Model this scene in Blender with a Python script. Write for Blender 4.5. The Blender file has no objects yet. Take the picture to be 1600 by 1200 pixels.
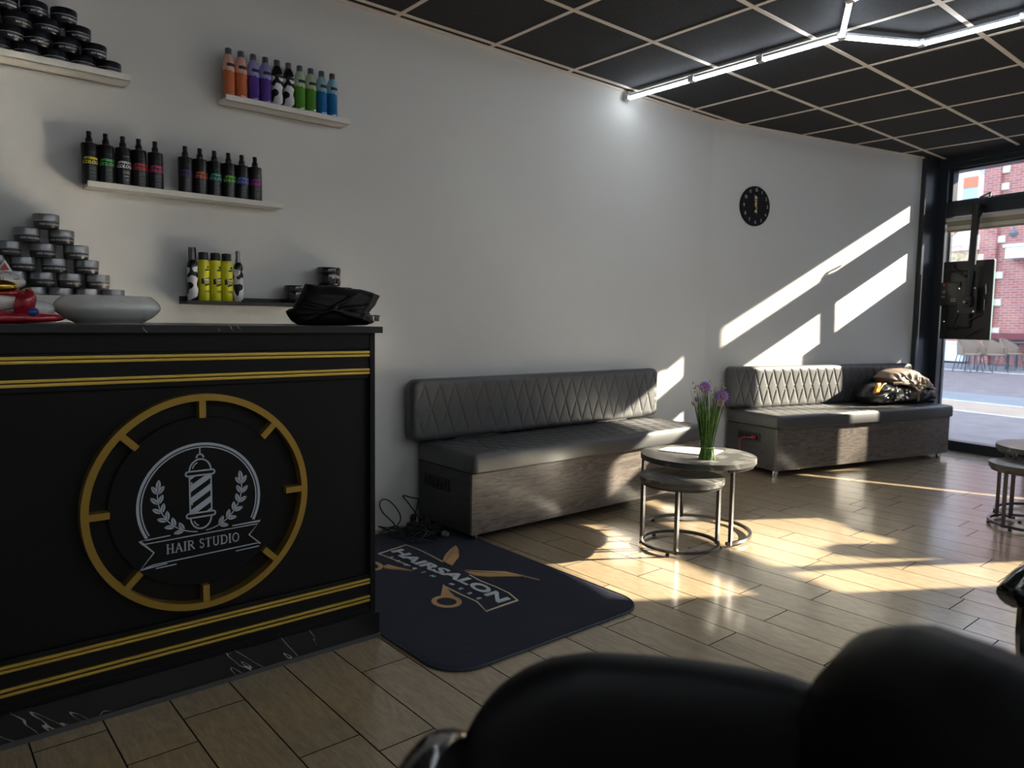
import bpy, bmesh, math, random
from mathutils import Vector, Matrix, noise as mnoise
random.seed(7)
PI = math.pi
sc = bpy.context.scene
COL = sc.collection

# ------------------------------------------------------------------ camera
cam_d = bpy.data.cameras.new('camera'); cam = bpy.data.objects.new('camera', cam_d); COL.objects.link(cam)
yaw, pitch, roll = math.radians(40.305), math.radians(4.933), math.radians(.8524)
fwd = Vector((math.sin(yaw)*math.cos(pitch), math.cos(yaw)*math.cos(pitch), -math.sin(pitch)))
rt = Vector((math.cos(yaw), -math.sin(yaw), 0)); up = rt.cross(fwd)
r2 = math.cos(roll)*rt + math.sin(roll)*up; u2 = -math.sin(roll)*rt + math.cos(roll)*up
M = Matrix((r2, u2, -fwd)).transposed().to_4x4(); M.translation = Vector((0, 0, 1.10))
cam.matrix_world = M
cam_d.sensor_width = 36; cam_d.lens = 25.81; cam_d.clip_start = .02; cam_d.clip_end = 200
cam_d.dof.use_dof = True; cam_d.dof.focus_distance = 2.6; cam_d.dof.aperture_fstop = 4.2
sc.camera = cam

# ------------------------------------------------------------------ world, sun, exposure
sc.view_settings.view_transform = 'Standard'; sc.view_settings.look = 'None'
sc.view_settings.gamma = 1; sc.view_settings.use_curve_mapping = False
sc.view_settings.exposure = 2.02
sc.cycles.sample_clamp_indirect = 0; sc.cycles.blur_glossy = 0.0
w = bpy.data.worlds.new('sky'); sc.world = w; w.use_nodes = True
bg = w.node_tree.nodes['Background']; bg.inputs[0].default_value = (.62, .79, 1.0, 1); bg.inputs[1].default_value = 1.3
AZ, EL = math.radians(148.5), math.atan(.487)
LD = Vector((math.cos(AZ)*math.cos(EL), math.sin(AZ)*math.cos(EL), -math.sin(EL)))
sd = bpy.data.lights.new('sun', 'SUN'); sd.energy = 8.0; sd.angle = math.radians(.55); sd.color = (1, .86, .66)
so = bpy.data.objects.new('sun', sd); COL.objects.link(so); so.rotation_euler = LD.to_track_quat('-Z', 'Y').to_euler()
so.location = (12, -6, 8)

# ------------------------------------------------------------------ frame of the bent wall and the shop front
WA = math.radians(13)
D_ = Vector((math.cos(WA), -math.sin(WA), 0)); N_ = Vector((-math.sin(WA), -math.cos(WA), 0)); O_ = Vector((4.72, 3.307, 0))
def W(s, t, z=0): return O_ + D_*s + N_*t + Vector((0, 0, z))
# matrix mapping local (x along the bent wall, y into the wall, z up) to world
MW = Matrix((D_, -N_, Vector((0, 0, 1)))).transposed().to_4x4(); MW.translation = O_
CEIL = 2.6024

# ------------------------------------------------------------------ materials
MATS = {}
def nt(m): return m.node_tree.nodes, m.node_tree.links
def mat(name, col, rough=.5, metal=0, spec=.5, coat=0, sheen=0, emit=None, es=0, bump=None, var=None, alpha=1):
    if name in MATS: return MATS[name]
    m = bpy.data.materials.new(name); m.use_nodes = True
    n, l = nt(m); b = n['Principled BSDF']
    b.inputs['Base Color'].default_value = (*col, 1); b.inputs['Roughness'].default_value = rough
    b.inputs['Metallic'].default_value = metal; b.inputs['Specular IOR Level'].default_value = spec
    b.inputs['Coat Weight'].default_value = coat
    b.inputs['Sheen Weight'].default_value = sheen
    if emit: b.inputs['Emission Color'].default_value = (*emit, 1); b.inputs['Emission Strength'].default_value = es
    tc = n.new('ShaderNodeTexCoord')
    if var:   # (scale, amount, stretch)
        mp = n.new('ShaderNodeMapping'); mp.inputs['Scale'].default_value = var[2] if len(var) > 2 else (1, 1, 1)
        l.new(tc.outputs['Object'], mp.inputs[0])
        nz = n.new('ShaderNodeTexNoise'); nz.inputs['Scale'].default_value = var[0]; nz.inputs['Detail'].default_value = 5
        l.new(mp.outputs[0], nz.inputs['Vector'])
        rp = n.new('ShaderNodeValToRGB'); k = var[1]
        rp.color_ramp.elements[0].position = .3; rp.color_ramp.elements[1].position = .7
        rp.color_ramp.elements[0].color = (*[max(0, c*(1-k)) for c in col], 1)
        rp.color_ramp.elements[1].color = (*[min(1, c*(1+k)) for c in col], 1)
        l.new(nz.outputs[0], rp.inputs[0]); l.new(rp.outputs[0], b.inputs['Base Color'])
    if bump:  # (scale, strength)
        nz = n.new('ShaderNodeTexNoise'); nz.inputs['Scale'].default_value = bump[0]; nz.inputs['Detail'].default_value = 4
        l.new(tc.outputs['Object'], nz.inputs['Vector'])
        bp = n.new('ShaderNodeBump'); bp.inputs['Strength'].default_value = bump[1]; bp.inputs['Distance'].default_value = .01
        l.new(nz.outputs[0], bp.inputs['Height']); l.new(bp.outputs[0], b.inputs['Normal'])
    MATS[name] = m; return m

def wood_mat(name, c1, c2, axis='x', rough=.45, scale=1.0, coat=0):
    m = mat(name, c1, rough, coat=coat); n, l = nt(m); b = n['Principled BSDF']
    tc = n.new('ShaderNodeTexCoord'); mp = n.new('ShaderNodeMapping')
    st = {'x': (1.1, 9, 9), 'y': (9, 1.1, 9)}[axis]; mp.inputs['Scale'].default_value = [v*scale for v in st]
    l.new(tc.outputs['Object'], mp.inputs[0])
    n1 = n.new('ShaderNodeTexNoise'); n1.inputs['Scale'].default_value = 1.6; n1.inputs['Detail'].default_value = 3; n1.inputs['Distortion'].default_value = .6
    l.new(mp.outputs[0], n1.inputs['Vector'])
    mu = n.new('ShaderNodeMath'); mu.operation = 'MULTIPLY'; mu.inputs[1].default_value = 9; l.new(n1.outputs[0], mu.inputs[0])
    fr = n.new('ShaderNodeMath'); fr.operation = 'FRACT'; l.new(mu.outputs[0], fr.inputs[0])
    n2 = n.new('ShaderNodeTexNoise'); n2.inputs['Scale'].default_value = 14; n2.inputs['Detail'].default_value = 6
    l.new(mp.outputs[0], n2.inputs['Vector'])
    mx = n.new('ShaderNodeMath'); mx.operation = 'MULTIPLY_ADD'; mx.inputs[1].default_value = .45
    l.new(fr.outputs[0], mx.inputs[0]); l.new(n2.outputs[0], mx.inputs[2])
    rp = n.new('ShaderNodeValToRGB'); rp.color_ramp.elements[0].position = .38; rp.color_ramp.elements[1].position = .85
    rp.color_ramp.elements[0].color = (*c1, 1); rp.color_ramp.elements[1].color = (*c2, 1)
    l.new(mx.outputs[0], rp.inputs[0]); l.new(rp.outputs[0], b.inputs['Base Color'])
    return m

def marble_mat(name, base, vein, rough=.25, scale=1.0, thresh=.012, coat=0):
    m = mat(name, base, rough, coat=coat); n, l = nt(m); b = n['Principled BSDF']
    tc = n.new('ShaderNodeTexCoord'); mp = n.new('ShaderNodeMapping'); mp.inputs['Scale'].default_value = (scale, scale, scale)
    mp.inputs['Rotation'].default_value = (0, math.radians(-42), 0)
    l.new(tc.outputs['Object'], mp.inputs[0])
    m2 = n.new('ShaderNodeMapping'); m2.inputs['Scale'].default_value = (1, 1, 5); l.new(mp.outputs[0], m2.inputs[0])
    n1 = n.new('ShaderNodeTexNoise'); n1.inputs['Scale'].default_value = 1.7; n1.inputs['Detail'].default_value = 3; n1.inputs['Distortion'].default_value = .25
    l.new(m2.outputs[0], n1.inputs['Vector'])
    s1 = n.new('ShaderNodeMath'); s1.operation = 'SUBTRACT'; s1.inputs[1].default_value = .5; l.new(n1.outputs[0], s1.inputs[0])
    a1 = n.new('ShaderNodeMath'); a1.operation = 'ABSOLUTE'; l.new(s1.outputs[0], a1.inputs[0])
    n2 = n.new('ShaderNodeTexNoise'); n2.inputs['Scale'].default_value = 5; l.new(mp.outputs[0], n2.inputs['Vector'])
    k = n.new('ShaderNodeMapRange'); k.inputs[1].default_value = .5; k.inputs[2].default_value = .72; k.inputs[3].default_value = 0; k.inputs[4].default_value = thresh
    l.new(n2.outputs[0], k.inputs[0])
    lt = n.new('ShaderNodeMath'); lt.operation = 'LESS_THAN'; l.new(a1.outputs[0], lt.inputs[0]); l.new(k.outputs[0], lt.inputs[1])
    mix = n.new('ShaderNodeMix'); mix.data_type = 'RGBA'; mix.inputs[6].default_value = (*base, 1); mix.inputs[7].default_value = (*vein, 1)
    l.new(lt.outputs[0], mix.inputs[0]); l.new(mix.outputs[2], b.inputs['Base Color'])
    return m

def glass_mat(name, tint=(1, 1, 1), refl=.5):
    m = bpy.data.materials.new(name); m.use_nodes = True; n, l = nt(m)
    n.remove(n['Principled BSDF']); out = n['Material Output']
    t = n.new('ShaderNodeBsdfTransparent'); t.inputs[0].default_value = (*tint, 1)
    g = n.new('ShaderNodeBsdfGlossy'); g.inputs['Roughness'].default_value = .02
    f = n.new('ShaderNodeFresnel'); f.inputs[0].default_value = 1.45
    mu = n.new('ShaderNodeMath'); mu.operation = 'MULTIPLY'; mu.inputs[1].default_value = refl; l.new(f.outputs[0], mu.inputs[0])
    mx = n.new('ShaderNodeMixShader'); l.new(mu.outputs[0], mx.inputs[0]); l.new(t.outputs[0], mx.inputs[1]); l.new(g.outputs[0], mx.inputs[2])
    l.new(mx.outputs[0], out.inputs[0]); MATS[name] = m; return m

BLK = mat('black_satin_panel', (.004, .004, .0045), .5, spec=.25)
BLKG = mat('black_gloss', (.008, .008, .009), .15, coat=.6)
BLKM = mat('black_matte_plastic', (.012, .012, .013), .45)
GOLD = mat('brushed_gold', (.68, .48, .10), .38, metal=.9)
GOLD2 = mat('satin_gold_ring', (.42, .27, .055), .42, metal=.75)
SILV = mat('silver_foil', (.52, .58, .66), .4, metal=.2)
WALLM = mat('warm_grey_wall_paint', (.69, .685, .67), .75, bump=(160, .03))
WHT = mat('white_lacquer', (.78, .75, .70), .4)
NAVY = mat('dark_navy_frame_paint', (.022, .028, .038), .32)
LEA = mat('black_leatherette', (.022, .0235, .0265), .60, spec=1.0, coat=.75, bump=(420, .05)); LEA.node_tree.nodes['Principled BSDF'].inputs['Coat Roughness'].default_value = .5
METAL = mat('dark_gunmetal', (.10, .095, .095), .33, metal=.8)
CHR = mat('chrome', (.75, .75, .77), .12, metal=1)
GLASS = glass_mat('window_glass', (.93, .95, .96), .8)
MARB = marble_mat('black_marble', (.010, .010, .012), (.40, .38, .36), .3, 1.5, .012)
WOODG = wood_mat('grey_brown_wood_laminate', (.055, .046, .040), (.155, .130, .112), 'x', .42)
WOODD = wood_mat('charcoal_wood_laminate', (.022, .022, .023), (.05, .049, .05), 'x', .42)

# ------------------------------------------------------------------ object helpers
def obj(name, bm, m, parent=None, smooth=False, loc=None, mats=None):
    me = bpy.data.meshes.new(name)
    bmesh.ops.recalc_face_normals(bm, faces=bm.faces)
    bm.to_mesh(me); bm.free()
    for q in (mats or [m]): me.materials.append(q)
    o = bpy.data.objects.new(name, me); COL.objects.link(o)
    if parent: o.parent = parent
    if loc is not None: o.location = loc
    if smooth:
        for p in me.polygons: p.use_smooth = True
        if smooth != 'all':
            try: me.set_sharp_from_angle(angle=math.radians(38))
            except Exception: pass
    return o
def tag(o, label, cat, group=None):
    o['label'] = label; o['category'] = cat
    if group: o['group'] = group
    return o
def thing(name, label, cat, loc=(0, 0, 0), rz=0, group=None):
    o = bpy.data.objects.new(name, None); COL.objects.link(o); o.location = loc; o.rotation_euler = (0, 0, rz)
    o.empty_display_size = .1
    return tag(o, label, cat, group)
def struct(name, bm, m, **k):
    o = obj(name, bm, m, **k)
    if not k.get('parent'): o['kind'] = 'structure'
    return o
def dup(root, loc, rz=None, label=None, group=None):
    def cp(o, par):
        c = o.copy(); COL.objects.link(c); c.parent = par
        for ch in [x for x in KIDS if x.parent == o]: cp(ch, c)
        return c
    KIDS = list(bpy.data.objects)
    r = cp(root, None); r.location = loc
    if rz is not None: r.rotation_euler = (0, 0, rz)
    if label: r['label'] = label
    if group: r['group'] = group
    return r
def B(): return bmesh.new()
def box(bm, x0, x1, y0, y1, z0, z1, mx=None, bev=0):
    vs = [bm.verts.new((x, y, z)) for x in (x0, x1) for y in (y0, y1) for z in (z0, z1)]
    fs = [bm.faces.new([vs[i] for i in f]) for f in ((0, 1, 3, 2), (4, 6, 7, 5), (0, 4, 5, 1), (2, 3, 7, 6), (0, 2, 6, 4), (1, 5, 7, 3))]
    if bev:
        es = list({e for f in fs for e in f.edges})
        r = bmesh.ops.bevel(bm, geom=es, offset=bev, segments=3, profile=.5, affect='EDGES')
        vs = list({v for f in r['faces'] for v in f.verts} | {v for v in vs if v.is_valid})
    if mx is not None: bmesh.ops.transform(bm, matrix=mx, verts=[v for v in vs if v.is_valid])
    return vs
def lathe(bm, prof, seg=32, c=(0, 0, 0), cap=True, sy=1.0):
    rings = []
    for r, z in prof:
        rings.append([bm.verts.new((c[0]+r*math.cos(2*PI*k/seg), c[1]+sy*r*math.sin(2*PI*k/seg), c[2]+z)) for k in range(seg)])
    for a, b in zip(rings, rings[1:]):
        for k in range(seg): bm.faces.new((a[k], a[(k+1) % seg], b[(k+1) % seg], b[k]))
    if cap:
        bm.faces.new(list(reversed(rings[0]))); bm.faces.new(rings[-1])
    return rings
def tube(bm, pts, r, seg=8, closed=False, cap=True, flat=None):
    pts = [Vector(p) for p in pts]; n = len(pts); rings = []; pn = None
    for i, p in enumerate(pts):
        a = pts[(i-1) % n] if (closed or i) else p; b = pts[(i+1) % n] if (closed or i < n-1) else p
        t = (b-a).normalized()
        if pn is None:
            h = Vector((0, 0, 1)) if abs(t.z) < .9 else Vector((1, 0, 0)); pn = (h - t*h.dot(t)).normalized()
        else:
            q = pn - t*pn.dot(t); pn = q.normalized() if q.length > 1e-6 else pn
        bn = t.cross(pn); rr = r[i] if isinstance(r, (list, tuple)) else r
        off = PI/4 if seg == 4 else 0
        fy = flat if flat else 1
        rings.append([bm.verts.new(p + pn*rr*math.cos(2*PI*k/seg+off) + bn*rr*fy*math.sin(2*PI*k/seg+off)) for k in range(seg)])
    m = n if closed else n-1
    for i in range(m):
        a, b = rings[i], rings[(i+1) % n]
        for k in range(seg): bm.faces.new((a[k], a[(k+1) % seg], b[(k+1) % seg], b[k]))
    if not closed and cap:
        bm.faces.new(list(reversed(rings[0]))); bm.faces.new(rings[-1])
def prism(bm, pts, y0, y1, mx=None, plane='xz'):
    """polygon in a plane, given thickness along the third axis"""
    f = {'xz': lambda a, b, c: (a, c, b), 'xy': lambda a, b, c: (a, b, c), 'yz': lambda a, b, c: (c, a, b)}[plane]
    A = [bm.verts.new(f(p[0], p[1], y0)) for p in pts]; C = [bm.verts.new(f(p[0], p[1], y1)) for p in pts]
    n = len(pts); bm.faces.new(A); bm.faces.new(list(reversed(C)))
    for i in range(n): bm.faces.new((A[i], C[i], C[(i+1) % n], A[(i+1) % n]))
    if mx is not None: bmesh.ops.transform(bm, matrix=mx, verts=A+C)
def ribbon(bm, pts, wd, y0, y1, closed=False):
    """stroke of width wd drawn in the xz plane with thickness y0..y1"""
    P = [Vector((p[0], p[1])) for p in pts]; n = len(P); L = []; R = []
    for i, p in enumerate(P):
        a = P[(i-1) % n] if (closed or i) else p; b = P[(i+1) % n] if (closed or i < n-1) else p
        t = (b-a).normalized(); nn = Vector((-t.y, t.x))
        k = 1.0
        if (closed or 0 < i < n-1):
            t1 = (p-a).normalized(); c = max(.4, abs(nn.dot(Vector((-t1.y, t1.x))))); k = 1/c
        ww = wd[i] if isinstance(wd, (list, tuple)) else wd
        L.append(p+nn*ww*k/2); R.append(p-nn*ww*k/2)
    m = n if closed else n-1
    V = [[bm.verts.new((q.x, y, q.y)) for q in S] for S in (L, R) for y in (y0, y1)]
    for i in range(m):
        j = (i+1) % n
        bm.faces.new((V[0][i], V[0][j], V[2][j], V[2][i])); bm.faces.new((V[1][i], V[3][i], V[3][j], V[1][j]))
        bm.faces.new((V[0][i], V[1][i], V[1][j], V[0][j])); bm.faces.new((V[2][i], V[2][j], V[3][j], V[3][i]))
    if not closed:
        for i in (0, n-1): bm.faces.new((V[0][i], V[2][i], V[3][i], V[1][i]))
def arc(cx, cy, r, a0, a1, n=24, ry=None):
    ry = ry or r
    return [(cx+r*math.cos(math.radians(a0+(a1-a0)*i/n)), cy+ry*math.sin(math.radians(a0+(a1-a0)*i/n))) for i in range(n+1)]
_txt = {}
def text_bm(s, size, bold=0.0, ext=0.0, shear=0, align='CENTER', space=1.0):
    key = (s, size, bold, ext, shear, align, space)
    if key not in _txt:
        cu = bpy.data.curves.new('lettering', 'FONT'); cu.body = s; cu.size = size; cu.offset = bold; cu.extrude = ext; cu.shear = shear
        cu.align_x = align; cu.align_y = 'CENTER'; cu.space_character = space; cu.resolution_u = 3
        o = bpy.data.objects.new('lettering', cu); COL.objects.link(o)
        dg = bpy.context.evaluated_depsgraph_get(); me = bpy.data.meshes.new_from_object(o.evaluated_get(dg))
        bpy.data.objects.remove(o); bpy.data.curves.remove(cu); _txt[key] = me
    bm = B(); bm.from_mesh(_txt[key]); return bm
def wrap(bm, r, z, sy=1.0, ang=0.0):
    """bend flat lettering (xy) round an upright cylinder, facing -y"""
    for v in bm.verts:
        a = v.co.x/r + ang; x, y = r*math.sin(a), -r*math.cos(a)*sy
        v.co = Vector((x, y, z+v.co.y))
    return bm
def band(bm, r, x0, x1, z0, z1, dz=0, n=8):
    for i in range(n):
        q = []
        for k, zz in ((i, 0), (i+1, 0), (i+1, 1), (i, 1)):
            a = (x0+(x1-x0)*k/n)/r; z = (z1 if zz else z0)+dz*k/n; q.append(bm.verts.new((r*math.sin(a), -r*math.cos(a), z)))
        bm.faces.new(q)
    bmesh.ops.remove_doubles(bm, verts=bm.verts, dist=1e-6); return bm
def smooth_pts(P_, k=6):
    P_ = [Vector(p) for p in P_]; o = []
    for i in range(len(P_)-1):
        a, b_, c, d = P_[max(0, i-1)], P_[i], P_[i+1], P_[min(len(P_)-1, i+2)]
        for j in range(k):
            u = j/k; o.append(.5*((2*b_)+(-a+c)*u+(2*a-5*b_+4*c-d)*u*u+(-a+3*b_-3*c+d)*u**3))
    o.append(P_[-1]); return o
def put(bm, mx): bmesh.ops.transform(bm, matrix=mx, verts=bm.verts); return bm
def rot(ax, deg): return Matrix.Rotation(math.radians(deg), 4, ax)
def T(x, y, z): return Matrix.Translation((x, y, z))

def cushion(w_, h_, t_, R=.05, r=.03, quilt=None, nx=None, nz=None, sag=0):
    """padded slab in xz, front towards -y; quilt=(dx,dz,depth) diamond stitching"""
    bm = B(); nx = nx or int(w_/.012); nz = nz or int(h_/.012)
    def lin(n, h):
        e = [0, .1, .25, .45, .7]; m = [ -h+R*k for k in e]
        inner = [-h+R+(2*h-2*R)*i/n for i in range(n+1)]
        return m + inner + [-q for q in reversed(m)]
    X = lin(nx, w_/2); Z = lin(nz, h_/2)
    def shape(x, z):
        qx = min(max(x, -w_/2+R), w_/2-R); qz = min(max(z, -h_/2+R), h_/2-R); dx, dz = x-qx, z-qz
        inf = max(abs(dx), abs(dz)); l2 = math.hypot(dx, dz)
        if l2 > 1e-9: k = inf/l2; dx, dz = dx*k, dz*k
        rad = inf
        return qx+dx, qz+dz, R-rad
    def yf(x, z, e):
        # e: distance from the outline (only meaningful within R)
        y = 0
        if e < r: y += r*(1-math.sqrt(max(0, 1-((r-e)/r)**2)))
        if quilt and e >= 0:
            dxq, dzq, dep = quilt
            a = x/dxq + z/dzq; b_ = x/dxq - z/dzq
            fa = abs(a-round(a)); fb = abs(b_-round(b_)); f = min(fa, fb)
            fade = min(1, max(0, (min(w_/2-abs(x), h_/2-abs(z))-.016)/.014))
            y += dep*fade*(math.exp(-(f/.05)**2) - .35*min(1, f/.3))
        return y
    F = []; K = []
    for z in Z:
        rf, rk = [], []
        for x in X:
            sx, sz, e = shape(x, z)
            rf.append(bm.verts.new((sx, yf(sx, sz, e), sz)))
            rk.append(bm.verts.new((sx, t_ - (yf(1e9, 0, e) if not quilt else (r*(1-math.sqrt(max(0, 1-((r-e)/r)**2))) if e < r else 0))*.5, sz)))
        F.append(rf); K.append(rk)
    a, b = len(Z), len(X)
    for i in range(a-1):
        for j in range(b-1):
            bm.faces.new((F[i][j], F[i][j+1], F[i+1][j+1], F[i+1][j])); bm.faces.new((K[i][j], K[i+1][j], K[i+1][j+1], K[i][j+1]))
    ring = [(0, j) for j in range(b)] + [(i, b-1) for i in range(1, a)] + [(a-1, j) for j in range(b-2, -1, -1)] + [(i, 0) for i in range(a-2, 0, -1)]
    for p, q in zip(ring, ring[1:]+ring[:1]):
        bm.faces.new((F[p[0]][p[1]], K[p[0]][p[1]], K[q[0]][q[1]], F[q[0]][q[1]]))
    return bm
def puff(outline, thick, depth=0, folds=(), nz=.004, seed=0, rings=14, sc_=18, seg=96):
    """soft bag-like body: outline in xz, inflated towards -y and +y, with ridged folds"""
    n = len(outline); P = []
    for k in range(seg):
        u = k/seg*n; i = int(u) % n; f = u-int(u); p, q = outline[i], outline[(i+1) % n]
        P.append((p[0]*(1-f)+q[0]*f, p[1]*(1-f)+q[1]*f))
    cx = sum(p[0] for p in P)/seg; cz = sum(p[1] for p in P)/seg; bm = B()
    S = {}
    for side in (-1, 1):
        c = bm.verts.new((cx, side*thick+depth, cz)); prev = None
        for r in range(1, rings+1):
            t = r/rings; cur = []
            for k in range(seg):
                if r == rings and side == 1: cur.append(S['edge'][k]); continue
                x = cx+(P[k][0]-cx)*t; z = cz+(P[k][1]-cz)*t
                y = side*thick*math.sqrt(max(0, 1-t**3.2))
                if r < rings:
                    v = mnoise.noise(Vector((x*sc_+seed, z*sc_, side*3.1)))
                    rd = 1-abs(mnoise.noise(Vector((x*sc_*.7+seed*2, z*sc_*1.1, 7.7+side))))*2.2
                    y += side*(v*nz*1.4 + max(0, rd)*nz*1.6)*(1-t**6)
                    for (fx, fz, ang, wd, am) in folds:
                        d = (x-fx)*math.sin(ang)-(z-fz)*math.cos(ang); y += side*am*math.exp(-(d/wd)**2)*(1-t**4)
                cur.append(bm.verts.new((x, y+depth, z)))
            if prev is None:
                for k in range(seg): bm.faces.new((c, cur[k], cur[(k+1) % seg]))
            else:
                for k in range(seg): bm.faces.new((prev[k], cur[k], cur[(k+1) % seg], prev[(k+1) % seg]))
            prev = cur
            if r == rings and side == -1: S['edge'] = cur
    return bm

# ================================================================== THE SETTING
# floor of wood-look tiles, long side towards the wall
PW, PL = .17, .607
JOINT = {0: 1.905, 1: 2.038, 2: 1.671, 3: 1.572, 4: 1.974, 5: 1.58, 9: 1.729, 10: 1.411, 11: 1.088, 12: 1.404, 13: 1.618, 14: 1.40, 15: .906, 16: 1.013, 20: 1.117, 24: 1.436}
def floor_mesh():
    bm = B(); lay = bm.loops.layers.uv.new('plank'); ran = bm.loops.layers.color.new('tone')
    rnd = random.Random(3); g = .0021
    for c in range(-19, 43):
        x0 = .397+PW*c+g; x1 = .397+PW*(c+1)-g
        off = JOINT.get(c, rnd.random()*PL); k0 = math.floor((-2.7-off)/PL)
        k = k0
        while off+k*PL < 3.45:
            y0, y1 = off+k*PL+g, off+(k+1)*PL-g; k += 1
            vs = [bm.verts.new(p) for p in ((x0, y0, 0), (x1, y0, 0), (x1, y1, 0), (x0, y1, 0))]
            lo = [bm.verts.new((v.co.x+(g if v.co.x < (x0+x1)/2 else -g)*-.9, v.co.y+(g if v.co.y < (y0+y1)/2 else -g)*-.9, -.0025)) for v in vs]
            fs = [bm.faces.new(vs)] + [bm.faces.new((vs[i], lo[i], lo[(i+1) % 4], vs[(i+1) % 4])) for i in range(4)]
            ou, ov, r = rnd.random()*40, rnd.random()*40, rnd.random()
            for f in fs[1:]: f.material_index = 1
            for f in fs:
                for lp in f.loops:
                    lp[lay].uv = ((lp.vert.co.x-x0)+ou, (lp.vert.co.y-y0)+ov); lp[ran] = (r, r, r, 1)
    return bm
fm = mat('oak_look_tile', (.22, .18, .13), .32, spec=.5, coat=.8); fm.node_tree.nodes['Principled BSDF'].inputs['Coat Roughness'].default_value = .17
n, l = nt(fm); b = n['Principled BSDF']
uv = n.new('ShaderNodeUVMap'); uv.uv_map = 'plank'
mp = n.new('ShaderNodeMapping'); mp.inputs['Scale'].default_value = (9, 1.6, 1); l.new(uv.outputs[0], mp.inputs[0])
n1 = n.new('ShaderNodeTexNoise'); n1.inputs['Scale'].default_value = 1.5; n1.inputs['Detail'].default_value = 2; n1.inputs['Distortion'].default_value = .9; l.new(mp.outputs[0], n1.inputs['Vector'])
mu = n.new('ShaderNodeMath'); mu.operation = 'MULTIPLY'; mu.inputs[1].default_value = 11; l.new(n1.outputs[0], mu.inputs[0])
fr = n.new('ShaderNodeMath'); fr.operation = 'PINGPONG'; fr.inputs[1].default_value = 1; l.new(mu.outputs[0], fr.inputs[0])
n2 = n.new('ShaderNodeTexNoise'); n2.inputs['Scale'].default_value = 16; n2.inputs['Detail'].default_value = 6; l.new(mp.outputs[0], n2.inputs['Vector'])
ad = n.new('ShaderNodeMath'); ad.operation = 'MULTIPLY_ADD'; ad.inputs[1].default_value = .30; l.new(fr.outputs[0], ad.inputs[0]); l.new(n2.outputs[0], ad.inputs[2])
at = n.new('ShaderNodeVertexColor'); at.layer_name = 'tone'
ad2 = n.new('ShaderNodeMath'); ad2.operation = 'MULTIPLY_ADD'; ad2.inputs[1].default_value = .22; l.new(at.outputs[0], ad2.inputs[0]); l.new(ad.outputs[0], ad2.inputs[2])
rp = n.new('ShaderNodeValToRGB'); rp.color_ramp.elements[0].position = .35; rp.color_ramp.elements[1].position = 1.05
rp.color_ramp.elements[0].color = (.28, .208, .128, 1); rp.color_ramp.elements[1].color = (.45, .348, .222, 1)
l.new(ad2.outputs[0], rp.inputs[0]); l.new(rp.outputs[0], b.inputs['Base Color'])
bp = n.new('ShaderNodeBump'); bp.inputs['Strength'].default_value = .08; bp.inputs['Distance'].default_value = .004
l.new(ad.outputs[0], bp.inputs['Height']); l.new(bp.outputs[0], b.inputs['Normal'])
grout = mat('dark_grout', (.018, .014, .011), .9, spec=.1)
bm = floor_mesh(); nf = len(bm.faces)
gv = [bm.verts.new(p) for p in ((-2.75, -2.75, -.0025), (7.6, -2.75, -.0025), (7.6, 3.5, -.0025), (-2.75, 3.5, -.0025))]
f = bm.faces.new(gv); f.material_index = 1
cl = W(2.80, 0); 
fl_o = obj('floor', bm, None, mats=[fm, grout]); fl_o['kind'] = 'structure'
# trim the floor to the inside of the shop front
bm = B(); bm.from_mesh(fl_o.data)
bmesh.ops.bisect_plane(bm, geom=list(bm.verts)+list(bm.edges)+list(bm.faces), plane_co=W(2.72, 0), plane_no=D_, clear_outer=True)
bm.to_mesh(fl_o.data); bm.free()

# walls
WHW = mat('white_wall_paint', (.86, .86, .85), .7)
bm = B(); box(bm, -2.6, 4.72, 3.307, 3.42, 0, CEIL)
box(bm, -.02, 2.47, 0, .12, 0, CEIL, MW)
struct('wall_left', bm, WALLM)
bm = B(); box(bm, -2.72, -2.6, -2.62, 3.42, 0, CEIL); struct('wall_back', bm, WHW)
bm = B(); box(bm, -2.72, 6.3, -2.72, -2.6, 0, CEIL); struct('wall_right', bm, WHW)
# dark painted pillar and shop front
bm = B(); box(bm, 2.47, 2.66, -.028, .12, 0, CEIL, MW, .003); box(bm, 2.44, 2.475, -.045, .1, 0, CEIL, MW, .003)
struct('wall_pillar', bm, NAVY)
bm = B(); box(bm, 2.74, 2.90, -2.41, .12, 2.50, CEIL+.12, MW); box(bm, 2.74, 2.90, -6.4, -3.77, 2.50, CEIL+.12, MW); box(bm, 2.65, 2.80, -2.41, -.0, 2.545, CEIL, MW, .002)
box(bm, 2.66, 2.88, -4.9, -3.76, 0, CEIL, MW); box(bm, 2.66, 2.88, -6.6, -6.2, 0, CEIL, MW)
box(bm, 2.66, 2.80, -.02, .6, 0, CEIL, MW)
struct('wall_front', bm, NAVY)
# ceiling: dark mineral tiles in a pale grid
cm = mat('black_mineral_tile', (.022, .023, .028), .85, bump=(260, .25), var=(120, .5))
bm = B(); box(bm, -2.72, 7.6, -2.72, 3.42, CEIL, CEIL+.1)
bmesh.ops.bisect_plane(bm, geom=list(bm.verts)+list(bm.edges)+list(bm.faces), plane_co=W(2.88, 0), plane_no=D_, clear_outer=True)
struct('ceiling', bm, cm)
gm = mat('cream_ceiling_grid', (.88, .78, .68), .5)
bm = B(); GX, GY = 1.9986, 3.2421
zz = CEIL-.003
for k in range(-7, 10): box(bm, GX+.6*k-.012, GX+.6*k+.012, -2.6, 3.306, zz, CEIL+.002)
for j in range(0, 10): box(bm, -2.6, 7.4, GY-.6*j-.012, GY-.6*j+.012, zz-.0006, CEIL+.002)
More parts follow.
